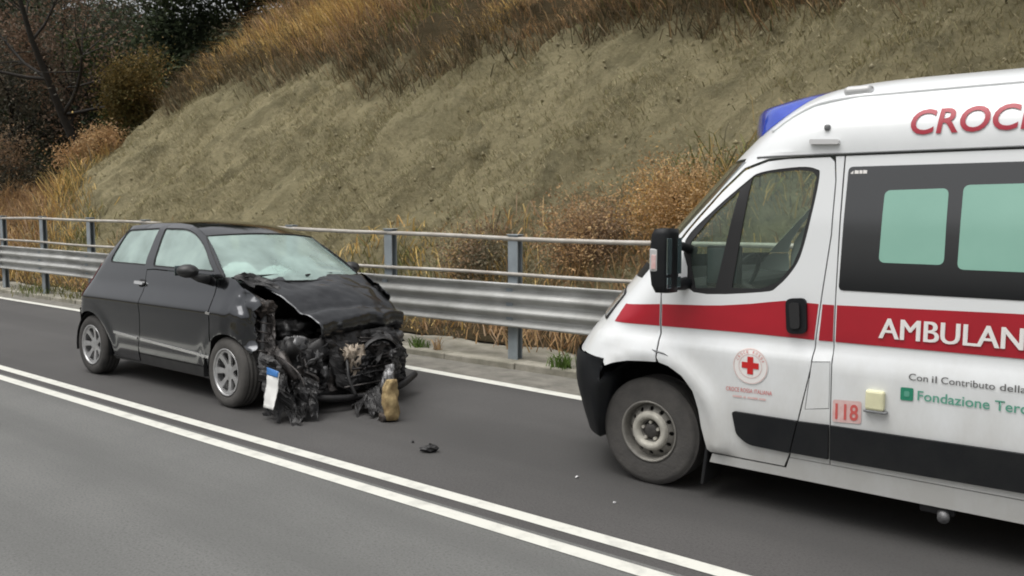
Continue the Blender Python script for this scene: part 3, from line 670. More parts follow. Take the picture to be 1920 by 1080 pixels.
for sd_ in (-1, 1):
    inn = IN[sd_]; near = sd_ == -1
    # fender between door and nose
    xb = lambda z: float(np.interp(z, ZZ, XF)) + .7 - .7 * .38      # forward limit of the side skin
    fen = [(.099, 1.16), (.101, .775), (.0, .768), (-.09, .762), (-.186, .74), (-.245, .716), (-.275, .752), (xb(.76), .765), (xb(.85), .85), (xb(.95), .95), (xb(1.05), 1.05), (xb(1.12), 1.12), (xb(1.19), 1.19), (xb(1.3), 1.3), (.0, 1.33), (.1, 1.33)]
    fe = panel('fender', fen, SA(0, sd_), M['white'], amb, res=.035, inward=inn)
    dr = panel('front_door', shrink(door_poly, .003), SA(0, sd_), M['white'], amb, [win], res=.035, inward=inn)
    # a pillar and roof rail above the door
    ap = [(.10, 1.335), (.135, 1.43), (.225, 1.555), (.41, 1.77), (.54, 1.885), (.70, 1.928), (1.06, 1.936), (1.06, 1.96), (.52, 1.96)] + [(xb(z), z) for z in (1.9, 1.8, 1.7, 1.6, 1.5, 1.4, 1.335)]
    panel('windscreen_pillar', ap, SA(0, sd_), M['white'], amb, res=.035, inward=inn)
    # B pillar, flap, sliding door and rear side
    bp_ = [(.892, .345), (.950, .605), (.9985, .84), (1.0315, 1.20), (1.0655, 1.528), (1.0695, 1.80), (1.0585, 1.925), (1.10, 1.925), (1.097, 1.2), (1.100, .345)]
    flap_h = [(.996, .875), (1.094, .885), (1.096, .638), (.968, .616)]
    panel('door_pillar', bp_, SA(0, sd_), M['white'], amb, [shrink(flap_h, .001)] if near else [], res=.035, inward=inn)
    if near: panel('fuel_flap', shrink(flap_h, .006), SA(-.002, sd_), M['white'], amb, res=.035, inward=inn)
    sl = [(1.106, .345), (1.103, 1.2), (1.108, 1.925), (2.42, 1.925), (2.42, .345)]
    wh = [(1.13, 1.866), (1.118, 1.254), (2.38, 1.254), (2.38, 1.866)]
    panel('side_door', sl, SA(0, sd_), M['white'], amb, [rnd(wh, .02)], res=.05, inward=inn)
    bigw = panel('side_window', rnd([(1.126, 1.870), (1.113, 1.249), (2.385, 1.249), (2.385, 1.870)], .025), SA(.003, sd_), M['blackgl'], amb, res=.05, thick=.004, inward=inn)
    for q in ([(1.309, 1.749), (1.594, 1.755), (1.593, 1.395), (1.300, 1.396)], [(1.656, 1.769), (2.25, 1.775), (2.25, 1.375), (1.651, 1.377)]):
        panel('frosted_pane', rnd(q, .03), SA(.0055, sd_), M['frost'], bigw, res=.05, thick=.002, inward=inn)
    if near: bigw_near = bigw
    ra = [(3.45 - .43 * math.cos(t), .35 + .42 * math.sin(t)) for t in np.linspace(0, math.pi, 13)]
    rq = [(2.428, .345), (3.02, .345)] + ra + [(3.88, .345), (4.36, .345), (4.38, 1.925), (2.428, 1.925)]
    rqo = panel('rear_side_panel', rq, SA(0, sd_), M['white'], amb, [], res=.06, inward=inn)
    panel('side_window', rnd([(2.50, 1.86), (2.50, 1.25), (4.2, 1.25), (4.2, 1.86)], .03), SA(.003, sd_), M['blackgl'], amb, res=.06, thick=.004, inward=inn)
    # sill
    panel('sill', [(.42, .225), (.44, .279), (.868, .279), (.889, .341), (3.02, .339), (3.02, .225)], SA(-.002, sd_), M['white'], amb, res=.05, inward=inn)
    panel('sill', [(3.89, .225), (3.89, .339), (4.36, .339), (4.36, .225)], SA(-.002, sd_), M['white'], amb, res=.05, inward=inn)
    # gutter bead between body and raised roof
    tube('gutter', [SA(.004, sd_)(x, 1.938) for x in np.linspace(.62, 4.38, 60)], .0055, M['grey'], amb, 6)
    # rub strips
    panel('rub_strip', rnd([(.572, .552), (.599, .425), (.663, .378), (.895, .372), (.935, .552)], [.02, .02, .05, .005, .005]), SA(.022, sd_), M['plastic'], dr, res=.04, thick=.022, inward=inn)
    panel('rub_strip', [(.942, .552), (.902, .376), (1.098, .376), (1.098, .556)], SA(.022, sd_), M['plastic'], amb, res=.04, thick=.022, inward=inn)
    panel('rub_strip', [(1.108, .556), (1.108, .376), (2.42, .385), (2.42, .568)], SA(.022, sd_), M['plastic'], amb, res=.04, thick=.022, inward=inn)
    panel('rub_strip', [(2.43, .568), (2.43, .385), (3.0, .388), (3.02, .57)], SA(.022, sd_), M['plastic'], rqo, res=.04, thick=.022, inward=inn)
    # red stripe, cut at the panel gaps
    rt = lambda x: float(np.interp(x, [-.14, .10, .44, .64, .83, 1.02, 1.1, 1.93, 5], [1.090, 1.109, 1.123, 1.146, 1.177, 1.172, 1.172, 1.189, 1.19]))
    rb = lambda x: float(np.interp(x, [-.2, .107, .633, 1.016, 1.94, 5], [.978, .982, .988, .984, .988, .99]))
    def stripe(x0, x1, par, x0b=None, x1b=None):
        a0 = x0 if x0b is None else x0b; a1 = x1 if x1b is None else x1b; k = 10
        poly = [(x0 + (x1 - x0) * i / k, rt(x0 + (x1 - x0) * i / k)) for i in range(k + 1)] + [(a1 + (a0 - a1) * i / k, rb(a1 + (a0 - a1) * i / k)) for i in range(k + 1)]
        panel('red_stripe', poly, SA(.002, sd_), M['red'], par, res=.035, thick=0, inward=inn)
    stripe(-.165, .097, fe, -.235, .098)
    stripe(.112, 1.016, dr, .113, 1.0)
    stripe(1.036, 1.095, amb, 1.024, 1.096)
    stripe(1.109, 2.416, amb); stripe(2.434, 4.36, rqo)
    # cab door glass and its black frame
    fr = panel('window_frame', shrink(win, -.006), SA(-.004, sd_), M['seal'], dr, [rnd([(.615, 1.832), (.70, 1.85), (.87, 1.862), (.945, 1.85), (.966, 1.825), (.945, 1.66), (.905, 1.46), (.868, 1.365), (.79, 1.27), (.70, 1.232), (.535, 1.226)][::-1], .01), rnd([(.268, 1.470), (.40, 1.632), (.548, 1.765), (.44, 1.222), (.315, 1.212), (.285, 1.33)], .012)], res=.03, thick=.01, inward=inn)
    panel('window_glass', shrink(win, .004), SA(-.012, sd_), M['glassA'], dr, res=.04, thick=0, inward=inn)
    # handle
    hp = panel('handle', rnd([(.846, 1.19), (.955, 1.20), (.968, 1.015), (.86, 1.005)], .035), SA(.02, sd_), M['plastic'], dr, res=.02, thick=.022, inward=inn)
    panel('grip', rnd([(.870, 1.17), (.925, 1.175), (.935, 1.04), (.885, 1.035)], .02), SA(.034, sd_), M['seal'], hp, res=.02, thick=.012, inward=inn)
    # mirror: black housing well clear of the door, lens ahead, glass turned to the rear
    y0 = sd_ * 1.17
    mi = empty('mirror', (0, 0, 0), None, None); mi.parent = amb
    for kk in ('label', 'category'): 
        if kk in mi: del mi[kk]
    prof2 = [(-.02, 1.20, .4), (-.03, 1.24, .8), (-.035, 1.33, 1), (-.03, 1.44, 1), (-.01, 1.52, .85), (.03, 1.55, .5)]
    rows = []
    for xo, z, k in prof2:
        ring = []
        for t in np.linspace(0, 2 * math.pi, 17)[:-1]:
            c_, s_ = math.cos(t), math.sin(t)
            cx = .215 + .066 * (abs(c_) ** .7) * (1 if c_ > 0 else -1) * (k if c_ < 0 else 1); cy = y0 + .090 * (abs(s_) ** .7) * (1 if s_ > 0 else -1) * (.75 + .25 * k)
            ring.append((cx - .0, cy, z))
        rows.append(ring)
    rows.insert(0, [(.20, y0, 1.195)] * 16); rows.append([(.21, y0, 1.555)] * 16)
    grid('mirror_housing', rows, M['plastic'], mi, close=True)
    box('mirror_glass', (.2755, y0, 1.40), (.006, .165, .20), M['mirror'], mi, .02)
    box('mirror_glass', (.2755, y0, 1.255), (.006, .155, .06), M['mirror'], mi, .012)
    box('indicator_lens', (.197, y0 + sd_ * .080, 1.38), (.055, .022, .13), M['lens'], mi, .012)
    box('lens_insert', (.199, y0 + sd_ * .092, 1.37), (.028, .006, .08), M['pink'], mi, .003)
    tube('mirror_arm', [(.27, sd_ * .96, 1.24), (.24, sd_ * 1.04, 1.235), (.20, y0 - sd_ * .04, 1.25)], [.04, .035, .03], M['plastic'], mi, 8)
    tube('mirror_arm', [(.27, sd_ * .93, 1.42), (.25, sd_ * 1.03, 1.45), (.20, y0 - sd_ * .04, 1.44)], [.03, .025, .022], M['plastic'], mi, 8)
# nose: bumper, bonnet, windscreen, roof shell all on the same plan curves
def front(name, z0, z1, dz, m, ylim=None, off=0):
    rows = []
    for z in np.linspace(z0, z1, max(2, int((z1 - z0) / dz))):
        hw = 1.025 - float(np.interp(z, ZZ, TU)); yl = hw - hw * .38 ** 2.3 + .004 if ylim is None else ylim(z)
        rows.append([(xfront(y, z) - off, y, z) for y in np.linspace(-yl, yl, 41)])
    return grid(name, rows, m, amb)
def bumper():
    zs = np.linspace(.24, .757, 16); rows = []
    for z in zs:
        t = float(np.interp(z, ZZ, TU)); r = []
        x_end = -.33 + .06 * (z - .27) / .43
        d = dA(x_end, z) 
        ye = 1.025 - d + .012
        for y in np.linspace(-ye, ye, 61):
            r.append((xfront(y, z) - .018, y * 1.0, z))
        r[0] = (x_end, r[0][1], z); r[-1] = (x_end, r[-1][1], z)
        rows.append(r)
    # returns into the wheel opening
    for r in rows:
        r.insert(0, (r[0][0] + .01, r[0][1] + .25, r[0][2])); r.append((r[-1][0] + .01, r[-1][1] - .25, r[-1][2]))
    return grid('bumper', rows, M['plastic'], amb)
bumper()
front('bonnet', .757, 1.245, .03, M['white'])
front('windscreen_surround', 1.24, 1.335, .03, M['plastic'])
front('windscreen', 1.33, 1.92, .04, M['glassA'], None, .002)
front('grille', .55, .70, .03, M['seal'], lambda z: .42, .024)
for sd_ in (-1, 1):
    hl = [(xb(1.12) + .02, 1.13), (xb(1.12) - .09, 1.13), (xb(.97) - .1, .97), (xb(.97) - .02, .97)]
    panel('headlight', rnd([(-.36, .985), (-.245, 1.13), (-.34, 1.155), (-.50, 1.01)], .02), SA(.012, sd_), M['lens'], amb, res=.02, thick=.015, inward=IN[sd_])
    panel('headlight_surround', rnd([(-.345, .970), (-.215, 1.145), (-.34, 1.175), (-.53, 1.0)], .02), SA(.006, sd_), M['seal'], amb, res=.02, thick=.012, inward=IN[sd_])
# raised roof shell
rows = []
for th in np.linspace(0, 1, 26):
    q = math.sin(th * math.pi / 2); z = 1.94 + .44 * q; z = min(z, 2.3795)
    hw = 1.025 - float(np.interp(z, ZZ, TU)); xf = float(np.interp(z, ZZ, XF)); r = []
    for x in np.linspace(4.42, xf + .75, 30): r.append((x, -hw, z))
    for u in np.linspace(1, -1, 41):
        a = u; r.append((xf + .7 - .7 * min(1, (1 - abs(a))) ** (1 / 2.3), -hw * (1 - (1 - abs(a))) * (1 if a > 0 else -1), z))
    for x in np.linspace(xf + .75, 4.42, 30): r.append((x, hw, z))
    rows.append(r)
grid('raised_roof', rows, M['whiteroof'], amb)
# roof edge moulding, side marker, screw cap, antenna base
for sd_ in (-1, 1):
    tube('roof_moulding', spl([SA(.0, sd_)(x, z) for x, z in ((.66, 2.08), (.80, 2.17), (.96, 2.225), (1.3, 2.240), (2.2, 2.245), (4.3, 2.245))], 6), .014, M['whiteroof'], amb, 6)
    q = panel('side_marker', rnd([(.925, 2.018), (1.075, 2.010), (1.075, 1.985), (.925, 1.992)], .01), SA(.024, sd_), M['lens'], amb, res=.02, thick=.03, inward=IN[sd_])
    box('screw_cap', (1.005, sd_ * (1.025 - dA(1.0, 2.075) + .006), 2.075), (.03, .03, .03), M['grey'], amb, .01)
box('roof_vent', (1.10, -.74, 2.27), (.14, .08, .05), M['lens'], amb, .02)
# blue light: a moulded pod on the front slope of the raised roof, running across it
rows = []
lo, hi = 2.080, 2.315
for un in np.linspace(-1, 1, 41):
    e = max(0, 1 - abs(un) ** 5) ** .6; r = []
    for i in range(13):
        u = i / 12; z = lo + (hi - lo) * u; y = un * (.62 + .10 * math.sin(u * math.pi)) * (1 - .18 * u)
        b_ = .128 * e * (min(1, u / .45) ** .7 * min(1, (1 - u) / .64) ** .9 if 0 < u < 1 else 0) if 0 < i < 12 else 0
        r.append((xfront(y, z) - b_ * .78 - .004, y, z + b_ * .62))
    rows.append(r)
grid('blue_light', rows, M['blue'], amb)
# inner shell, floor and cab
box('chassis', (2.0, 0, .38), (4.6, 1.50, .26), M['seal'], amb, .03)
box('inner_body', (2.75, 0, 1.10), (3.15, 1.80, 1.5), M['cabin'], amb, .02)
for sd_ in (-1, 1):
    box('inner_pillar', (1.06, sd_ * .86, 1.1), (.14, .10, 1.5), M['cabin'], amb, .01)
    box('inner_door', (.68, sd_ * .90, .76), (.44, .08, .80), M['cabin'], amb, .02)
    rows = [[(.02 + r_ * math.cos(t), sd_ * yy, .34 + r_ * 1.0 * math.sin(t)) for t in np.linspace(.15, math.pi - .1, 24)] for yy, r_ in ((.93, .43), (.62, .43), (.61, .05))]
    grid('wheel_housing', rows, M['seal'], amb)
box('dashboard', (.10, 0, 1.06), (.42, 1.66, .30), M['cabin'], amb, .06)
box('bulkhead', (1.165, 0, 1.0), (.03, 1.70, .75), M['cabin'], amb, .01)
for y in (-.55, .35, .70):
    st = box('cab_seat', (.72, y, .85), (.46, .44, .18), M['seat'], amb, .05)
    box('seat_back', (.96, y, 1.22), (.14, .42, .56), M['seat'], st, .05, rot=(0, .14, 0))
    box('headrest', (1.01, y, 1.58), (.09, .26, .16), M['seat'], st, .04)
tb = box('mirror_image_frame', (.40, -.80, 1.33), (.20, .03, .24), M['seal'], amb, .02, rot=(0, 0, R(20)))  # added black frame and bluish pane, standing in for the door mirror's reflection
box('mirror_image_pane', (.395, -.818, 1.335), (.165, .006, .20), mat('mirror_image_dim', (.10, .13, .15), rough=.2), tb, .01, rot=(0, 0, R(20)))
c0 = Vector((.38, -.55, 1.22)); ax_ = Matrix.Rotation(R(-62), 3, 'Y')
tube('steering_wheel', [c0 + ax_ @ Vector((.19 * math.cos(t), .19 * math.sin(t), 0)) for t in np.linspace(0, 2 * math.pi, 29)], .014, M['seal'], amb, 8)
tube('steering_column', [c0, c0 + ax_ @ Vector((0, 0, -.3))], .03, M['seal'], amb, 8)
def steel_wheel(c, sd_, par, name='wheel', R_=.324, wdt=.225):
    wv = empty(name, c, None, None); wv.parent = par
    h = wdt / 2; s = sd_
    P = [(.180, -h * .86), (.205, -h), (.25, -h * 1.03), (.298, -h * .98), (.315, -h * .82), (R_, -h * .6)]
    for k in range(4):
        y = -h * .52 + k * h * .35
        P += [(R_, y - .012 + .002), (R_ - .009, y + .006), (R_ - .009, y + .016), (R_, y + .022)]
    P += [(R_, h * .7), (.312, h * .9), (.285, h), (.18, h * .9)]
    ty = lathe('tyre', [(r, -s * y * -1 if s < 0 else -y) for r, y in P], M['tyredust'], wv, n=64)
    lip = lathe('rim', [(.183, s * h * .86), (.188, s * h * .95), (.176, s * h * .95), (.171, s * h * .82), (.167, s * h * .55), (.160, s * h * .3), (.16, -s * h * .9)], M['steeldark'], wv, n=56)
    def dish(u, v):
        r = math.hypot(u, v); y = np.interp(r / .84, [0, .07, .085, .10, .125, .14, .165, .185, .2], [.55, .55, .62, .86, .90, .74, .60, .46, .36]); return (u, s * h * y, v)
    outer = [(.166 * math.cos(t), .166 * math.sin(t)) for t in np.linspace(0, 2 * math.pi, 61)[:-1]]
    holes = [[(.135 * math.cos(a) + .0135 * math.cos(t), .135 * math.sin(a) + .0135 * math.sin(t)) for t in np.linspace(0, 2 * math.pi, 11)[:-1]] for a in np.linspace(0, 2 * math.pi, 13)[:-1]]
    holes.append([(.060 * math.cos(t), .060 * math.sin(t)) for t in np.linspace(0, 2 * math.pi, 25)[:-1]])
    panel('wheel_disc', outer, dish, M['steeldark'], wv, holes, res=.014, thick=.012, inward=Vector((0, -s, 0)))
    lathe('wheel_ring', [(.068, s * h * .66), (.077, s * h * .88), (.087, s * h * .94), (.104, s * h * .95), (.114, s * h * .88), (.121, s * h * .72)], M['steel'], wv, n=48)
    lathe('hub', [(0, s * h * .78), (.035, s * h * .78), (.045, s * h * .7), (.05, s * h * .56), (.07, s * h * .5), (.16, s * h * .2)], M['hub'], wv, n=32)
    for a in np.linspace(0, 2 * math.pi, 6)[:-1]:
        lathe('wheel_nut', [(0, s * h * .78), (.010, s * h * .78), (.012, s * h * .6)], M['steel'], wv, (.053 * math.cos(a + .3), 0, .053 * math.sin(a + .3)), n=6, smooth=False)
    return wv
for x in (0, 3.45):
    for sd_ in (-1, 1): steel_wheel((x, sd_ * .835, .324), sd_, amb)
for sd_ in (-1, 1):
    box('mud_flap', (.395, sd_ * .87, .245), (.02, .23, .32), M['plastic'], amb, .006, rot=(0, .12, 0))
    box('wheel_housing', (3.45, sd_ * .70, .46), (.86, .5, .62), M['seal'], amb, .1)
tube('exhaust', [(1.66, -.80, .20), (1.62, -.90, .19), (1.64, -.98, .175)], .028, M['greymetal'], amb, 10)
box('jack_point', (1.60, -.92, .205), (.16, .04, .06), M['seal'], amb, .01)
# rear end
rows = [[(4.38 + .05 * math.cos(y / .95 * math.pi / 2), y, z) for y in np.linspace(-(1.02 - float(np.interp(z, ZZ, TU))), 1.02 - float(np.interp(z, ZZ, TU)), 9)] for z in np.linspace(.34, 2.3, 20)]
grid('rear_doors', rows, M['white'], amb, flip=True)
box('rear_bumper', (4.42, 0, .42), (.16, 1.9, .18), M['plastic'], amb, .04)
for sd_ in (-1, 1): box('tail_light', (4.41, sd_ * .93, 1.1), (.06, .1, .5), M['red'], amb, .02)
# lettering and marks on the camera side
dg = None
def text(name, s, x, z, cap, width, m, par, off=.0045, bold=0, shear=0, slope=0, drop=0):
    cu = bpy.data.curves.new(name, 'FONT'); cu.body = s; cu.size = 1; cu.offset = bold; cu.shear = shear; cu.resolution_u = 4; cu.fill_mode = 'FRONT'
    o = bpy.data.objects.new(name, cu); COL.objects.link(o); bpy.context.view_layer.update()
    me = bpy.data.meshes.new_from_object(o.evaluated_get(bpy.context.evaluated_depsgraph_get())); bpy.data.objects.remove(o); bpy.data.curves.remove(cu)
    co = np.array([v.co for v in me.vertices]); x0, x1 = co[:, 0].min(), co[:, 0].max()
    capu = .729 if True else 0
    sx = width / (x1 - x0); sz = cap / capu
    bm = bmesh.new(); bm.from_mesh(me)
    bmesh.ops.subdivide_edges(bm, edges=[e for e in bm.edges if e.calc_length() > .25], cuts=1)
    f = SA(off, -1)
    for v in bm.verts:
        px = x + (v.co.x - x0) * sx; pz = z + v.co.y * sz + slope * (px - x); v.co = f(px, pz)
    bm.to_mesh(me); bm.free(); me.name = name
    return link(name, me, m, par)
text('lettering', 'AMBULANZA', 1.318, 1.026, .105, .80, M['wtext'], amb, off=.009, bold=0, slope=.002)
text('lettering_edge', 'AMBULANZA', 1.324, 1.026, .105, .80, M['wtext'], amb, off=.0083, bold=0, slope=.002)
text('lettering', 'CROCE ROSSA', 1.405, 2.018, .122, 1.08, M['redtext'], amb, off=.006, bold=.018, shear=.10)
for wd_, x0_, w_ in (('Con', 1.470, .085), ('il', 1.572, .022), ('Contributo', 1.612, .225), ('della', 1.856, .105)):
    text('lettering', wd_, x0_, .838, .034, w_, M['grtext'], amb, bold=.006)
text('lettering', 'Fondazione Tercas', 1.512, .745, .048, .51, M['palegreen'], amb, bold=.01)
lg = panel('green_logo', rnd([(1.435, .798), (1.493, .800), (1.493, .737), (1.435, .735)], .008), SA(.004), M['green'], amb, res=.03, thick=0)
panel('logo_mark', rnd([(1.452, .782), (1.476, .783), (1.476, .755), (1.452, .754)], .008), SA(.006), M['palegreen'], lg, res=.03, thick=0)
circ = lambda cx, cz, r, n=36: [(cx + r * math.cos(t), cz + r * math.sin(t)) for t in np.linspace(0, 2 * math.pi, n + 1)[:-1]]
em = panel('emblem', circ(.669, .812, .100), SA(.003), M['wtext'], amb, res=.03, thick=0)
panel('emblem_ring', circ(.669, .812, .096), SA(.005), M['pink'], em, [circ(.669, .812, .093)], res=.03, thick=0)
panel('emblem_ring', circ(.669, .812, .066), SA(.005), M['pink'], em, [circ(.669, .812, .063)], res=.03, thick=0)
k_, a_ = .048, .0165
panel('cross', [(.669 + u, .816 + v) for u, v in ((-a_, k_), (a_, k_), (a_, a_), (k_, a_), (k_, -a_), (a_, -a_), (a_, -k_), (-a_, -k_), (-a_, -a_), (-k_, -a_), (-k_, a_), (-a_, a_))], SA(.006), mat('cross_red', (.55, .02, .02), rough=.4), em, res=.03, thick=0)
def arc_text(s, cx, cz, r, a0, a1, h, m, par):
    for i, ch in enumerate(s):
        if ch == ' ': continue
        a = a0 + (a1 - a0) * i / (len(s) - 1)
        o = text('emblem_letter', ch, 0, 0, h, h * .62, m, par, .006)
        f0 = SA(.006)
        for v in o.data.vertices:
            u = v.co.x - h * .31; q = v.co.z - h * .5
            ca, sa = math.cos(a - math.pi / 2), math.sin(a - math.pi / 2)
            v.co = f0(cx + r * math.cos(a) + u * ca - q * sa, cz + r * math.sin(a) + u * sa + q * ca)
arc_text('CROCE ROSSA', .669, .812, .080, R(155), R(25), .016, M['palered'], em)
arc_text('ITALIANA', .669, .812, .080, R(-130), R(-50), -.016, M['palered'], em) if False else None
text('lettering', 'CROCE ROSSA ITALIANA', .532, .662, .024, .262, M['palered'], amb, bold=.0, slope=.02)
for u0, u1 in ((.572, .625), (.634, .648), (.657, .715), (.722, .760)):      # second line, too worn to read
    panel('worn_line', [(u0, .631 + .02 * (u0 - .57)), (u1, .631 + .02 * (u1 - .57)), (u1, .641 + .02 * (u1 - .57)), (u0, .641 + .02 * (u0 - .57))], SA(.0045), M['pink'], amb, res=.05, thick=0)
stk = panel('number_sticker', rnd([(1.114, .692), (1.255, .700), (1.255, .586), (1.114, .576)], .012), SA(.004), M['pink'], amb, res=.04, thick=0)
text('sticker_number', '118', 1.128, .595, .082, .112, M['palered'], stk, off=.006, bold=.02, slope=.06)
box('socket_cover', (1.322, -(1.025 + .012), .718), (.09, .035, .10), M['cream'], amb, .012)
box('socket_shadow_bar', (1.327, -(1.025 + .016), .663), (.11, .035, .012), M['grey'], amb, .004)  # added grey bar, puts the shadow under the cover into colour
for k, (u0, u1) in enumerate(((1.140, 1.152), (1.158, 1.178), (1.181, 1.196), (1.199, 1.218))):
    panel('window_mark', [(u0, 1.834), (u1, 1.834), (u1, 1.850), (u0, 1.852 if k else 1.840)], SA(.006), M['wtext'], bigw_near, res=.03, thick=0)
tube('scuff_mark', [SA(.001)(x, z) for x, z in ((.075, .845), (.10, .838), (.15, .83), (.18, .818))], [.002, .006, .005, .001], M['grey'], amb, 5)

# ------------------------------------------------------------------ wrecked car
car = empty('wrecked_car', (-6.30, 4.78 - .85, 0), 'black three door hatchback with its whole front end torn off and crushed', 'car', rot=(R(-1.9), 0, 0))
YO = .85          # local y runs from the camera side of the car (0) to the far side (1.7)
CZ = np.linspace(0, 1.8, 361)
CT = smooth_tab(CZ, np.interp(CZ, [.15, .3, .5, .79, .825, .95, 1.06, 1.2, 1.4, 1.5, 1.56, 1.6], [.12, .085, .05, .0, .012, .072, .105, .15, .25, .31, .42, .6]), .008)
CXS = smooth_tab(CZ, np.interp(CZ, [.2, .45, .68, .93, 1.2, 1.5], [-2.5, -2.55, -2.5, -2.38, -2.2, -2.02]), .03)
CL = np.interp(CZ, [.2, .68, .93, 1.2, 1.5], [.5, .5, .55, .55, .45])
def dC(x, z, crush=True):
    t = float(np.interp(z, CZ, CT)); xs_ = float(np.interp(z, CZ, CXS)); L = float(np.interp(z, CZ, CL))
    u = min(1, max(0, (xs_ - x) / L)); d = t + (.85 - t) * u ** 2.2
    if x > .1: d += .16 * ((x - .1) / .6) ** 2
    for cx in (0, -2.39):
        r = math.hypot(x - cx, z - .29)
        d -= .012 * math.exp(-((r - .375) / .06) ** 2) * (1 if z > .2 else 0)
    return d
def SC(off=0., sd_=-1): return lambda x, z: (x, YO + sd_ * (.85 - dC(x, z) + off), z)
def SCcr(off=0., sd_=-1):
    def f(x, z):
        k = max(0, min(1, (x + .02) / .3)); a = n1(x * 6 + 3, z * 6, 1.5); b_ = n1(x * 6 + 31, z * 6, 7.5)
        return (x + .03 * k * b_, YO + sd_ * (.85 - dC(x, z) + off + .045 * k * a - .05 * k), z + .02 * k * a)
    return f
def arcp(cx, r, a0, a1, n=16): return [(cx + r * math.cos(t), .29 + r * math.sin(t)) for t in np.linspace(a0, a1, n)]
dwin = rnd([(-1.425, 1.497), (-1.03, 1.497), (-.80, 1.44), (-.60, 1.345), (-.42, 1.215), (-.30, 1.128), (-1.33, 1.135)], [.03, .12, .1, .1, .1, .02, .03])
rwin = rnd([(-2.10, 1.470), (-1.525, 1.497), (-1.475, 1.138), (-2.17, 1.142)], [.05, .02, .02, .05])
rbound = lambda z: float(np.interp(z, CZ, CXS)) - .6 * float(np.interp(z, CZ, CL))
for sd_ in (-1, 1):
    inn = IN[sd_]; near = sd_ == -1
    body = [(-.125, 1.085), (-.135, 1.105), (-.30, 1.225), (-.48, 1.335), (-.66, 1.432), (-.85, 1.497), (-1.05, 1.530), (-1.3, 1.545), (-1.7, 1.542), (-2.05, 1.515)]
    body += [(rbound(z), z) for z in (1.48, 1.4, 1.3, 1.2, 1.1, 1.0, .9, .8, .70)] + [(rbound(.62), .62), (-2.70, .47)]
    body += arcp(-2.39, .355, R(150), R(-5), 18) + [(-2.02, .225), (-1.53, .225), (-1.515, .36), (-1.44, .5), (-1.38, .7), (-1.37, .9), (-1.425, 1.105), (-1.3, 1.115), (-.30, 1.105), (-.225, 1.075)]
    bd = panel('body_side', body, SC(0, sd_), M['carpaint'], car, [dwin, rwin], res=.03, inward=inn)
    dp = [(-1.418, 1.098), (-1.362, .9), (-1.372, .7), (-1.432, .5), (-1.505, .365), (-1.50, .305), (-.37, .305), (-.305, .37), (-.22, .55), (-.196, .75), (-.21, 1.0), (-.235, 1.066), (-.30, 1.098), (-1.3, 1.108)]
    dr = panel('door', shrink(dp, .003), SC(0, sd_), M['carpaint'], car, res=.03, inward=inn)
    panel('sill', [(-2.0, .20), (-2.0, .22), (-1.52, .22), (-1.51, .298), (-.38, .298), (-.33, .25), (-.30, .20)], SC(-.004, sd_), M['carplastic'], car, res=.04, inward=inn)
    panel('door_trim', [(-1.945, .485), (-1.945, .457), (-1.50, .437), (-1.49, .464)], SC(.006, sd_), M['chrome'], bd, res=.03, thick=.01, inward=inn)
    panel('door_trim', [(-1.44, .463), (-1.45, .435), (-.29, .385), (-.28, .412)], SC(.006, sd_), M['chrome'], dr, res=.03, thick=.01, inward=inn)
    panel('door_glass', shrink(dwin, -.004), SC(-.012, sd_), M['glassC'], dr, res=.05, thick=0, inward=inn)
    panel('window_seal', shrink(dwin, -.003), SC(-.006, sd_), M['seal'], bd, [shrink(dwin, .012)], res=.03, thick=.006, inward=inn)
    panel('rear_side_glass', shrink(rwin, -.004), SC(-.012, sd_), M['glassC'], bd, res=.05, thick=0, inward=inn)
    panel('window_seal', shrink(rwin, -.003), SC(-.006, sd_), M['seal'], bd, [shrink(rwin, .012)], res=.03, thick=.006, inward=inn)
    hd = panel('handle', rnd([(-1.54, .995), (-1.38, .990), (-1.38, .962), (-1.54, .967)], .012), SC(.03, sd_), M['chrome'], dr, res=.02, thick=.022, inward=inn)
    panel('handle_recess', rnd([(-1.50, 1.012), (-1.37, 1.008), (-1.39, .938), (-1.48, .940)], .03), SC(.003, sd_), M['seal'], hd, res=.02, thick=0, inward=inn)
    # fender with a ragged front edge (near side), crushed back on the far side
    fr_edge = [(.30, .46), (.335, .52), (.31, .60), (.36, .66), (.30, .73), (.355, .79), (.29, .84), (.34, .90), (.25, .955), (.20, .99), (.10, 1.03), (.02, 1.075), (-.06, 1.095)]
    fe = [(-.115, 1.08), (-.215, 1.068), (-.20, 1.0), (-.186, .75), (-.21, .55), (-.295, .37), (-.335, .29)] + arcp(0, .335, R(180), R(35), 16) + fr_edge
    panel('fender', fe, SCcr(0, sd_), M['carpaint'], car, res=.028, inward=inn, thick=.01)
    panel('badge', rnd([(-.23, .80), (-.17, .795), (-.175, .775), (-.235, .78)], .005), SC(.006, sd_), M['chrome'], car, res=.02, thick=.004, inward=inn)
    # mirror
    rows = []
    for u in np.linspace(0, 1, 9):
        s_ = math.sin(u * math.pi) ** .5 if 0 < u < 1 else 0; x = -.52 + .19 * u
        rows.append([(x, YO + sd_ * (.90 + .085 * s_ * math.cos(t) * 1.1), 1.135 + .06 * s_ * math.sin(t)) for t in np.linspace(0, 2 * math.pi, 15)[:-1]])
    mr_ = grid('mirror', rows, M['carplastic'], car, close=True)
    tube('mirror_arm', [(-.36, YO + sd_ * .74, 1.06), (-.38, YO + sd_ * .82, 1.075), (-.41, YO + sd_ * .88, 1.11)], [.045, .035, .03], M['carplastic'], mr_, 8)
    box('mirror_glass', (-.519, YO + sd_ * .90, 1.135), (.006, .13, .085), M['mirror'], mr_, .012)
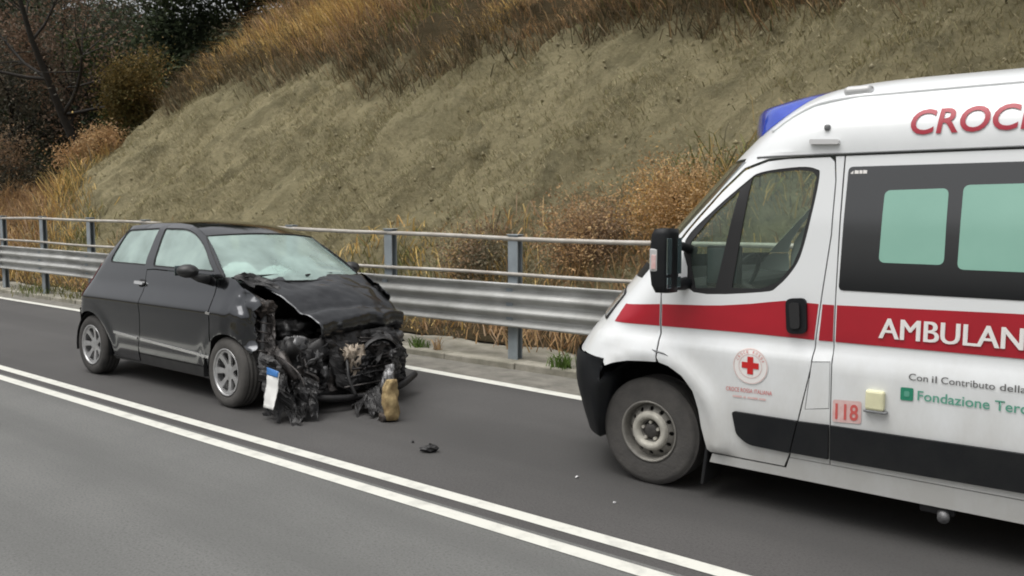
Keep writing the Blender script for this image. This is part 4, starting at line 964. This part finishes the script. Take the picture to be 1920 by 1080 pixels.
# roof, windscreen, tail
edge_t = [(-.655, 1.432), (-.85, 1.497), (-1.05, 1.530), (-1.3, 1.545), (-1.7, 1.542), (-2.05, 1.515), (-2.17, 1.485)]
edge_t = spl(edge_t, 3)
rows = []
for x, z in edge_t:
    hw = .85 - dC(x, z); r = []
    fwd = .10 * np.clip((x + 1.0) / .34, 0, 1) ; bk = -.13 * np.clip((-1.9 - x) / .27, 0, 1)
    for u in np.linspace(-1, 1, 25):
        k = 1 - u * u; r.append((x + (fwd + bk) * k, YO + hw * u, z + (.028 + .01) * (1 - abs(u) ** 2.4)))
    rows.append(r)
grid('roof', rows, M['carpaint'], car)
rows = []
for t in np.linspace(0, 1, 14):
    x = -.13 + (-.655 + .13) * t; z = 1.085 + (1.432 - 1.085) * (t * .96 + .04 * t * t) ; hw = .85 - dC(x, max(z, 1.09)) - .002; r = []
    for u in np.linspace(-1, 1, 25):
        k = 1 - abs(u) ** 2.2; r.append((x + (.20 - .10 * t) * k, YO + hw * u, z + .028 * k * t - .035 * k * (1 - t)))
    rows.append(r)
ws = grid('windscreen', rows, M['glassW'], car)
tube('windscreen_seal', rows[0], .010, M['seal'], ws, 6); tube('windscreen_seal', rows[-1], .010, M['seal'], ws, 6)
tube('windscreen_seal', [r[0] for r in rows], .008, M['seal'], ws, 6); tube('windscreen_seal', [r[-1] for r in rows], .008, M['seal'], ws, 6)
for wv in ((.12, .60), (.75, 1.2)):
    tube('wiper', [(.02, YO - .85 + wv[0] + .1, 1.10), (-.05, YO - .85 + (wv[0] + wv[1]) / 2, 1.10), (-.05, YO - .85 + wv[1], 1.105)], .009, M['seal'], ws, 6)
def tail(z0, z1, name, m, off=0, k=.6, n=14, xo=0):
    rows = []
    for z in np.linspace(z0, z1, n):
        t = float(np.interp(z, CZ, CT)); xs_ = float(np.interp(z, CZ, CXS)); L = float(np.interp(z, CZ, CL)); H_ = .85 - t; yl = H_ * (1 - k ** 2.2) + .003; r = []
        for y in np.linspace(-yl, yl, 25):
            d = (H_ - abs(y)) / H_; r.append((xs_ - L * min(1, d) ** (1 / 2.2) - xo, YO + y, z))
        rows.append(r)
    return grid(name, rows, m, car, flip=True)
tail(.62, 1.49, 'tailgate', M['carpaint'])
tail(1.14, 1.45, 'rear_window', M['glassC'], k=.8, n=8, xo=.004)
def rear_bumper():
    rows = []
    for z in np.linspace(.24, .66, 10):
        t = float(np.interp(z, CZ, CT)); xs_ = float(np.interp(z, CZ, CXS)); L = float(np.interp(z, CZ, CL)); H_ = .85 - t; r = []
        for y in np.linspace(-H_ * .985, H_ * .985, 41):
            d = (H_ - abs(y)) / H_; r.append((xs_ - L * min(1, d) ** (1 / 2.2) - .02, YO + y * 1.012, z))
        rows.append(r)
    return grid('rear_bumper', rows, M['carpaint'], car, flip=True)
rear_bumper()
for sd_ in (-1, 1):
    panel('tail_light', rnd([(-2.44, 1.10), (-2.36, 1.12), (-2.56, .78), (-2.66, .80)], .03), SC(.006, sd_), M['red'], car, res=.03, thick=.01, inward=IN[sd_])
# cabin
box('floor_pan', (-1.2, YO, .27), (2.4, 1.45, .12), M['cabin'], car, .03)
box('dashboard', (-.22, YO, .93), (.40, 1.30, .22), M['cabin'], car, .06)
box('rear_seat', (-1.85, YO, .75), (.5, 1.25, .55), M['seat'], car, .1)
for y in (-.36, .36):
    st = box('front_seat', (-1.02, YO + y, .62), (.5, .48, .22), M['seat'], car, .07)
    box('seat_back', (-1.25, YO + y, .98), (.17, .46, .66), M['seat'], st, .07, rot=(0, -.22, 0))
    box('headrest', (-1.35, YO + y, 1.38), (.10, .26, .17), M['seat'], st, .04)
    box('rear_headrest', (-2.02, YO + y, 1.14), (.09, .24, .16), M['seat'], car, .04)
c0 = Vector((-.62, YO + .36, 1.03)); ax_ = Matrix.Rotation(R(65), 3, 'Y')
tube('steering_wheel', [c0 + ax_ @ Vector((.18 * math.cos(t), .18 * math.sin(t), 0)) for t in np.linspace(0, 2 * math.pi, 29)], .014, M['seal'], car, 8)
def bag(c, s, seed):
    rows = []
    for i, th in enumerate(np.linspace(0, math.pi, 15)):
        rows.append([(c[0] + s[0] * math.sin(th) * math.cos(p) * (1 + .18 * n1(math.cos(p) * 2 + seed, math.sin(p) * 2, th * 2)), c[1] + s[1] * math.sin(th) * math.sin(p) * (1 + .18 * n1(math.cos(p) * 2, math.sin(p) * 2 + seed, th)), c[2] + s[2] * math.cos(th) * (1 + .2 * n1(p, th * 2, seed))) for p in np.linspace(0, 2 * math.pi, 25)[:-1]])
    return grid('airbag', rows, M['bag'], car, close=True)
bag((-.37, YO - .44, 1.10), (.17, .17, .10), 1); bag((-.26, YO - .12, 1.075), (.18, .16, .09), 4); bag((-.66, YO + .38, 1.08), (.12, .24, .19), 2)
box('interior_mirror', (-.58, YO, 1.385), (.03, .20, .055), M['seal'], car, .015)
# wheels
def alloy_wheel(c, sd_, par, camber=0, steer=0, R_=.30, name='wheel', m=None):
    wv = empty(name, c, None, None, rot=(camber, 0, steer)); wv.parent = par; h = .09; s = sd_
    P = [(.195, -h * .9), (.215, -h), (.25, -h * 1.04), (.278, -h * .95), (.293, -h * .78), (R_, -h * .55)]
    for k in range(3):
        y = -h * .45 + k * h * .42
        P += [(R_, y - .008), (R_ - .007, y + .004), (R_ - .007, y + .012), (R_, y + .016)]
    P += [(R_, h * .7), (.288, h * .9), (.26, h), (.195, h * .9)]
    lathe('tyre', P, m or M['tyre'], wv, n=56)
    lathe('rim', [(.197, s * h * .9), (.202, s * h * 1.0), (.190, s * h * .98), (.184, s * h * .85), (.178, s * h * .3), (.178, -s * h * .9)], M['alloy'], wv, n=48)
    def dish(u, v):
        r = math.hypot(u, v); return (u, s * h * np.interp(r, [0, .04, .06, .12, .183], [.70, .72, .62, .72, .88]), v)
    outer = [(.184 * math.cos(t), .184 * math.sin(t)) for t in np.linspace(0, 2 * math.pi, 57)[:-1]]
    holes = []
    for a in np.linspace(0, 2 * math.pi, 8)[:-1]:
        w0, w1 = .20, .29
        holes.append(rnd([(.070 * math.cos(a - w0), .070 * math.sin(a - w0)), (.165 * math.cos(a - w1), .165 * math.sin(a - w1)), (.172 * math.cos(a), .172 * math.sin(a)), (.165 * math.cos(a + w1), .165 * math.sin(a + w1)), (.070 * math.cos(a + w0), .070 * math.sin(a + w0))], .012, 3))
    panel('wheel_disc', outer, dish, M['alloy'], wv, holes, res=.016, thick=.02, inward=Vector((0, -s, 0)))
    lathe('brake_disc', [(0, s * h * .3), (.12, s * h * .3), (.13, s * h * .1), (.178, s * h * .0)], M['hub'], wv, n=32)
    return wv
alloy_wheel((0, YO - .715, .30), -1, car, steer=R(-3), m=M['tyredust']); alloy_wheel((-2.39, YO - .72, .30), -1, car)
alloy_wheel((-2.39, YO + .71, .345), 1, car)
alloy_wheel((.02, YO + .50, .37), 1, car, camber=R(22), steer=R(35))
for sd_ in (-1, 1):
    for x in (0, -2.39):
        rows = [[(x + r_ * math.cos(t), YO + sd_ * yy, .29 + r_ * math.sin(t)) for t in np.linspace(-.2, (math.pi * .62 if x == 0 else math.pi + .2), 20)] if False else [(x + r_ * math.cos(t), YO + sd_ * yy, .29 + r_ * math.sin(t)) for t in np.linspace(R(60) if x == 0 else -.2, math.pi + .2, 20)] for yy, r_ in ((.80, .345), (.52, .345), (.51, .05))]
        grid('wheel_housing', rows, M['seal'], car)
# crushed bonnet: folded sheet
def crumple(name, corners, nu, nv, amp, freq, m, par, seed, fold=None, ragged=0., thick=.004, smooth=None):
    a, b_, c, d = (Vector(p) for p in corners); rows = []
    for i in range(nu):
        u = i / (nu - 1); r = []
        for j in range(nv):
            v = j / (nv - 1); uu = u
            if ragged: uu = u * (1 + ragged * n1(v * 7 + seed, seed * 1.7)); vv = v + ragged * .5 * n1(u * 7 + seed, 3.3) * (1 if .5 < v else -1) * abs(v - .5)
            else: vv = v
            p = (a * (1 - vv) + b_ * vv) * (1 - uu) + (d * (1 - vv) + c * vv) * uu
            nn = (b_ - a).cross(d - a); nn = nn.normalized() if nn.length > 1e-6 else Vector((0, 0, 1))
            f = n1(p.x * freq + seed, p.y * freq + seed * 2, p.z * freq); g = abs(n1(p.x * freq * 1.7 + seed * 3, p.y * freq * 1.7, p.z * freq * 1.7))
            p = p + nn * (amp * f + amp * .7 * (.4 - g))
            if fold: p = p + Vector(fold(u, v))
            r.append(p)
        rows.append(r)
    if smooth is None: smooth = name in ('bonnet', 'number_plate', 'plate_band')
    o = grid(name, rows, m, par, smooth)
    if thick: s_ = o.modifiers.new('thick', 'SOLIDIFY'); s_.thickness = thick; s_.offset = -1
    return o
def hoodfold(u, v):
    # buckled upwards across the middle, right rear corner kicked up, leading edge folded under
    z = .025 * math.exp(-((u - .42) / .20) ** 2) * (1 - .4 * v) - .018 * math.exp(-((u - .66 - .1 * v) / .05) ** 2)
    z += .02 * math.exp(-((u - .8) / .1) ** 2) * math.sin(v * 5 + .5) + .06 * math.exp(-(u / .12) ** 2 - (v / .10) ** 2)
    z -= .10 * max(0, u - .94) / .06; x = -.05 * max(0, u - .94) / .06
    z += .045 * math.sin(math.pi * v) * (1 - u * .3)
    return (x, 0, z)
crumple('bonnet', [(-.02, YO - .55, 1.055), (-.02, YO + .70, 1.06), (.60, YO + .70, .74), (.68, YO - .32, .70)], 40, 46, .012, 2.8, M['hoodpaint'], car, 5, hoodfold, .03)
crumple('bonnet_corner', [(-.10, YO - .72, 1.10), (.0, YO - .52, 1.13), (.24, YO - .42, 1.00), (.16, YO - .66, 1.03)], 14, 12, .03, 9, M['tornblack'], car, 9, None, .25)
crumple('far_fender_fold', [(.10, YO + .72, .98), (.12, YO + .84, .80), (.46, YO + .76, .62), (.46, YO + .60, .80)], 18, 14, .05, 6, M['tornblack'], car, 12, None, .2)
# engine bay
box('firewall', (-.05, YO, .66), (.06, 1.36, .78), M['tornblack'], car, .02)
box('under_tray', (.35, YO, .17), (.75, 1.2, .06), M['tornblack'], car, .02, rot=(0, .05, 0))
def lump(name, c, s, amp, freq, m, seed, n=18):
    rows = []
    for th in np.linspace(0, math.pi, n):
        r = []
        for p in np.linspace(0, 2 * math.pi, 2 * n + 1)[:-1]:
            dx, dy, dz = math.sin(th) * math.cos(p), math.sin(th) * math.sin(p), math.cos(th)
            q = max(abs(dx), abs(dy), abs(dz)) ** .75
            k = (1 / q) * (1 + amp * n1(dx * freq + seed, dy * freq, dz * freq + seed))
            r.append((c[0] + s[0] * dx * k, c[1] + s[1] * dy * k, c[2] + s[2] * dz * k))
        rows.append(r)
    return grid(name, rows, m, car, close=True)
eng = lump('engine_block', (.28, YO + .06, .42), (.24, .40, .18), .35, 3.2, M['tornmetal'], 2, 26)
lump('gearbox', (.42, YO - .38, .40), (.20, .20, .17), .4, 3, M['tornblack'], 3)
lump('air_box', (.24, YO - .34, .64), (.15, .16, .08), .35, 3, M['tornblack'], 6)
lump('battery_case', (.28, YO + .50, .52), (.14, .12, .10), .25, 3, M['tornblack'], 8)
lump('casting', (.70, YO - .02, .36), (.07, .085, .14), .5, 3.5, M['alu'], 4, 20)
lump('casting', (.715, YO - .10, .45), (.05, .05, .05), .5, 4, M['alu'], 14, 12)
lump('casting', (.56, YO - .30, .46), (.06, .06, .07), .5, 4, M['greymetal'], 24, 12)
lump('strut_tower', (.20, YO - .58, .84), (.09, .08, .06), .3, 3.0, M['rust'], 5)
tube('suspension_strut', [(.24, YO - .60, .80), (.27, YO - .63, .60), (.29, YO - .66, .40)], [.028, .026, .035], M['greymetal'], car, 12)
tube('coil_spring', [(.255 + .055 * math.cos(t) + (.8 - .80 + .010 * t) * .15, YO - .60 - .0025 * t + .055 * math.sin(t), .80 - .012 * t) for t in np.linspace(0, 26, 120)], .008, M['tornmetal'], car, 6)
tube('chassis_leg', [(.05, YO - .50, .50), (.35, YO - .54, .50), (.55, YO - .62, .44), (.68, YO - .60, .30)], [.06, .055, .05, .03], M['tornmetal'], car, 6)
tube('chassis_leg', [(.05, YO + .48, .50), (.40, YO + .52, .50), (.62, YO + .46, .42), (.78, YO + .50, .36)], [.06, .055, .05, .03], M['tornmetal'], car, 6)
tube('cross_member', spl([(.62, YO - .66, .17), (.82, YO - .35, .13), (.88, YO + .0, .12), (.92, YO + .3, .16), (.80, YO + .62, .22)], 6), .03, M['tornblack'], car, 8)
tube('bumper_beam', spl([(.56, YO - .30, .52), (.62, YO + .05, .55), (.64, YO + .35, .52), (.58, YO + .66, .54)], 6), .02, M['tornmetal'], car, 6)
rad = crumple('radiator', [(.58, YO - .28, .62), (.62, YO + .50, .64), (.80, YO + .52, .20), (.76, YO - .24, .18)], 22, 26, .04, 5, M['tornblack'], car, 21, None, .1, .03)
for i in range(9):
    z = .24 + i * .042; tube('fin', [(.80 - (z - .2) * .42 + .01 * math.sin(i * 3 + y * 9), YO + y, z + .012 * math.sin(y * 11 + i)) for y in np.linspace(.10, .50, 8)], .007, M['tornmetal'], rad, 5)
rng = random.Random(44)
shards = []
for i in range(90):
    y = rng.uniform(-.72, .80); x = rng.uniform(.30, .74) + .12 * (1 - abs(y)); z = rng.uniform(.16, .58 - .25 * max(0, x - .25))
    s_ = rng.uniform(.03, .12); a = Vector((rng.gauss(0, .5), rng.gauss(0, .7), rng.gauss(0, 1.2))).normalized(); b_ = a.cross(Vector((rng.gauss(0, 1), rng.gauss(0, 1), rng.gauss(0, 1)))).normalized()
    c = Vector((x, YO + y, z)); k = rng.uniform(.15, .8)
    lim = .47 + (.72 - y) * 1.04
    if x > lim: c.x = lim
    m = rng.choice([M['tornblack']] * 8 + [M['tornmetal']] * 4 + [M['greymetal']] * 2 + [M['rust']] * (2 if y < -.3 else 0))
    crumple('torn_panel', [c - a * s_ - b_ * s_ * k, c + a * s_ - b_ * s_ * k * .6, c + a * s_ * .8 + b_ * s_ * k, c - a * s_ * .7 + b_ * s_ * k * .8], 8, 8, .03, 9, m, car, i, None, .3, .003)
for i in range(22):
    p = Vector((rng.uniform(.25, .6), YO + rng.uniform(-.68, .66), rng.uniform(.3, .58))); path = [p]
    d = Vector((rng.uniform(.2, .8), rng.gauss(0, .7), rng.uniform(-.8, .1)))
    for k in range(5): path.append(path[-1] + d * .07 + Vector((rng.gauss(0, .03), rng.gauss(0, .03), rng.gauss(0, .03)))); d = (d + Vector((rng.gauss(0, .4), rng.gauss(0, .4), rng.gauss(-.2, .4))))
    for q in path: q.z = max(.06, q.z); q.y = min(YO + .7, max(YO - .70, q.y)); q.x = min(.92, .5 + (YO + .72 - q.y) * 1.04, max(.28, q.x))
    tube('hose' if i % 3 == 0 else 'wire', spl(path, 4), .016 if i % 3 == 0 else .005, rng.choice([M['seal'], M['tornblack'], M['tornmetal'], M['greymetal'] if i % 5 == 0 else M['seal']]), car, 6)
sh = lathe('fan_shroud', [(.19, -.03), (.20, 0), (.19, .02), (.165, .02), (.165, -.02)], M['tornblack'], car, n=28)
sh.location = (.74, YO + .22, .40); sh.rotation_euler = (R(12), R(0), R(78))
for k in range(6):
    a = k * math.pi / 3; bl = crumple('fan_blade', [(.02 * math.cos(a), 0, .02 * math.sin(a)), (.02 * math.cos(a + 1), .02, .02 * math.sin(a + 1)), (.15 * math.cos(a + .35), .02, .15 * math.sin(a + .35)), (.15 * math.cos(a), 0, .15 * math.sin(a))], 4, 4, .005, 5, M['tornmetal'], sh, k)
for k in range(5):
    tube('grille_bar', [(.80 - k * .02, YO - .20 + .02 * k, .20 + k * .07), (.84 - k * .025, YO + .12, .215 + k * .07 + .02 * math.sin(k * 2)), (.80 - k * .02, YO + .46, .20 + k * .075)], .009, M['tornblack'] if k % 2 else M['tornmetal'], car, 5)
lump('coolant_tank', (.50, YO - .46, .56), (.06, .07, .06), .35, 3, M['greymetal'], 91, 12)
lump('alternator', (.58, YO - .22, .30), (.075, .07, .075), .3, 5, M['greymetal'], 92, 14)
lump('horn', (.66, YO + .56, .36), (.05, .05, .05), .3, 4, M['greymetal'], 93, 10)
# inner wing on the camera side, far lamp pocket
crumple('inner_wing', [(.08, YO - .62, .98), (.28, YO - .52, .86), (.42, YO - .60, .42), (.30, YO - .68, .40)], 26, 16, .03, 6, M['tornmetal'], car, 31, None, .04)
crumple('lamp_pocket', [(.50, YO + .50, .74), (.40, YO + .80, .76), (.48, YO + .80, .30), (.66, YO + .50, .28)], 16, 14, .06, 7, M['tornblack'], car, 33, None, .2)
box('broken_headlamp', (.50, YO + .66, .52), (.10, .16, .12), M['greymetal'], car, .03, rot=(.3, .2, .4))
# bumper remains drooping to the road on the camera side with the bent plate on them
crumple('bumper_remains', [(.40, YO - .72, .50), (.66, YO - .74, .46), (.98, YO - .82, .05), (.60, YO - .84, .03)], 26, 20, .05, 6, M['tornblack'], car, 51, None, .18)
crumple('bumper_remains', [(.62, YO - .60, .34), (.84, YO - .50, .30), (1.02, YO - .66, .06), (.80, YO - .78, .05)], 18, 14, .05, 7, M['tornblack'], car, 52, None, .2)
pl = crumple('number_plate', [(.665, YO - .85, .42), (.80, YO - .845, .40), (.83, YO - .92, .12), (.69, YO - .915, .125)], 16, 8, .012, 7, M['plate'], car, 60, None, 0, .003)
crumple('plate_band', [(.662, YO - .856, .428), (.798, YO - .852, .408), (.801, YO - .862, .362), (.665, YO - .866, .372)], 6, 6, .008, 7, M['plateblue'], pl, 60, None, 0, .003)
# far front corner: torn hub carrier, grey bracket and yellow foam block standing on the road
tube('bracket', [(.92, YO + .30, .34), (1.12, YO + .02, .36), (1.28, YO - .14, .22), (1.34, YO - .16, .10)], [.03, .03, .035, .03], M['greymetal'], car, 6)
crumple('bracket', [(1.16, YO - .10, .42), (1.26, YO - .08, .44), (1.30, YO - .14, .12), (1.20, YO - .16, .10)], 12, 8, .03, 9, M['greymetal'], car, 71, None, .15)
crumple('torn_panel', [(.80, YO + .40, .52), (1.10, YO + .06, .50), (1.18, YO - .02, .20), (.86, YO + .26, .18)], 20, 20, .07, 6, M['tornblack'], car, 72, None, .2)
rows = []
for i, z in enumerate(np.linspace(.035, .345, 14)):
    k = .7 + .3 * math.sin(min(1, (i + .6) / 13) * math.pi) ** .5
    rows.append([(1.41 + .05 * k * math.cos(t) * (1 + .3 * n1(math.cos(t) * 1.5, math.sin(t) * 1.5, z * 12)) + .015 * math.sin(z * 17), YO - .245 + .075 * k * math.sin(t) * (1 + .35 * n1(math.cos(t) * 1.7 + 4, math.sin(t), z * 11)), z) for t in np.linspace(0, 2 * math.pi, 19)[:-1]])
rows.insert(0, [(1.41, YO - .245, .03)] * 18); rows.append([(1.415, YO - .245, .352)] * 18)
grid('foam_block', rows, M['foam'], car, close=True)
lump('torn_mount', (1.37, YO - .26, .045), (.045, .05, .035), .4, 4, M['rust'], 80, 10)
crumple('lower_panel', [(.70, YO + .30, .24), (1.02, YO + .02, .20), (1.28, YO - .22, .05), (.98, YO - .30, .06)], 20, 20, .04, 6, M['tornblack'], car, 75, None, .2)

# ------------------------------------------------------------------ debris on the road
def debris(x, y, s, m, label, seed):
    r2 = random.Random(seed); rows = []
    for th in np.linspace(0, math.pi, 7):
        rows.append([(s * math.sin(th) * math.cos(p) * (1 + .5 * n1(p + seed, th)), s * .6 * math.sin(th) * math.sin(p) * (1 + .5 * n1(p, th + seed)), s * .45 + s * .45 * math.cos(th) * (1 + .6 * n1(p * 2, seed))) for p in np.linspace(0, 2 * math.pi, 10)[:-1]])
    o = grid('debris_piece', rows, m, None, False, close=True); o.location = (x, y, .001); o.rotation_euler = (0, 0, r2.uniform(0, 6))
    return tag(o, label, 'debris', 'pieces of wreckage on the road')
debris(-4.04, 4.10, .058, M['tornblack'], 'black broken plastic lump lying on the road before the wreck', 1)
debris(-4.30, 4.20, .016, M['tornblack'], 'tiny dark chip left of the black broken lump', 2)
debris(-2.93, 4.27, .014, M['lens'], 'pale glass chip on the road ahead of the ambulance wheel', 3)
debris(-2.50, 4.02, .012, M['lens'], 'pale glass chip on the road below the ambulance wheel', 4)
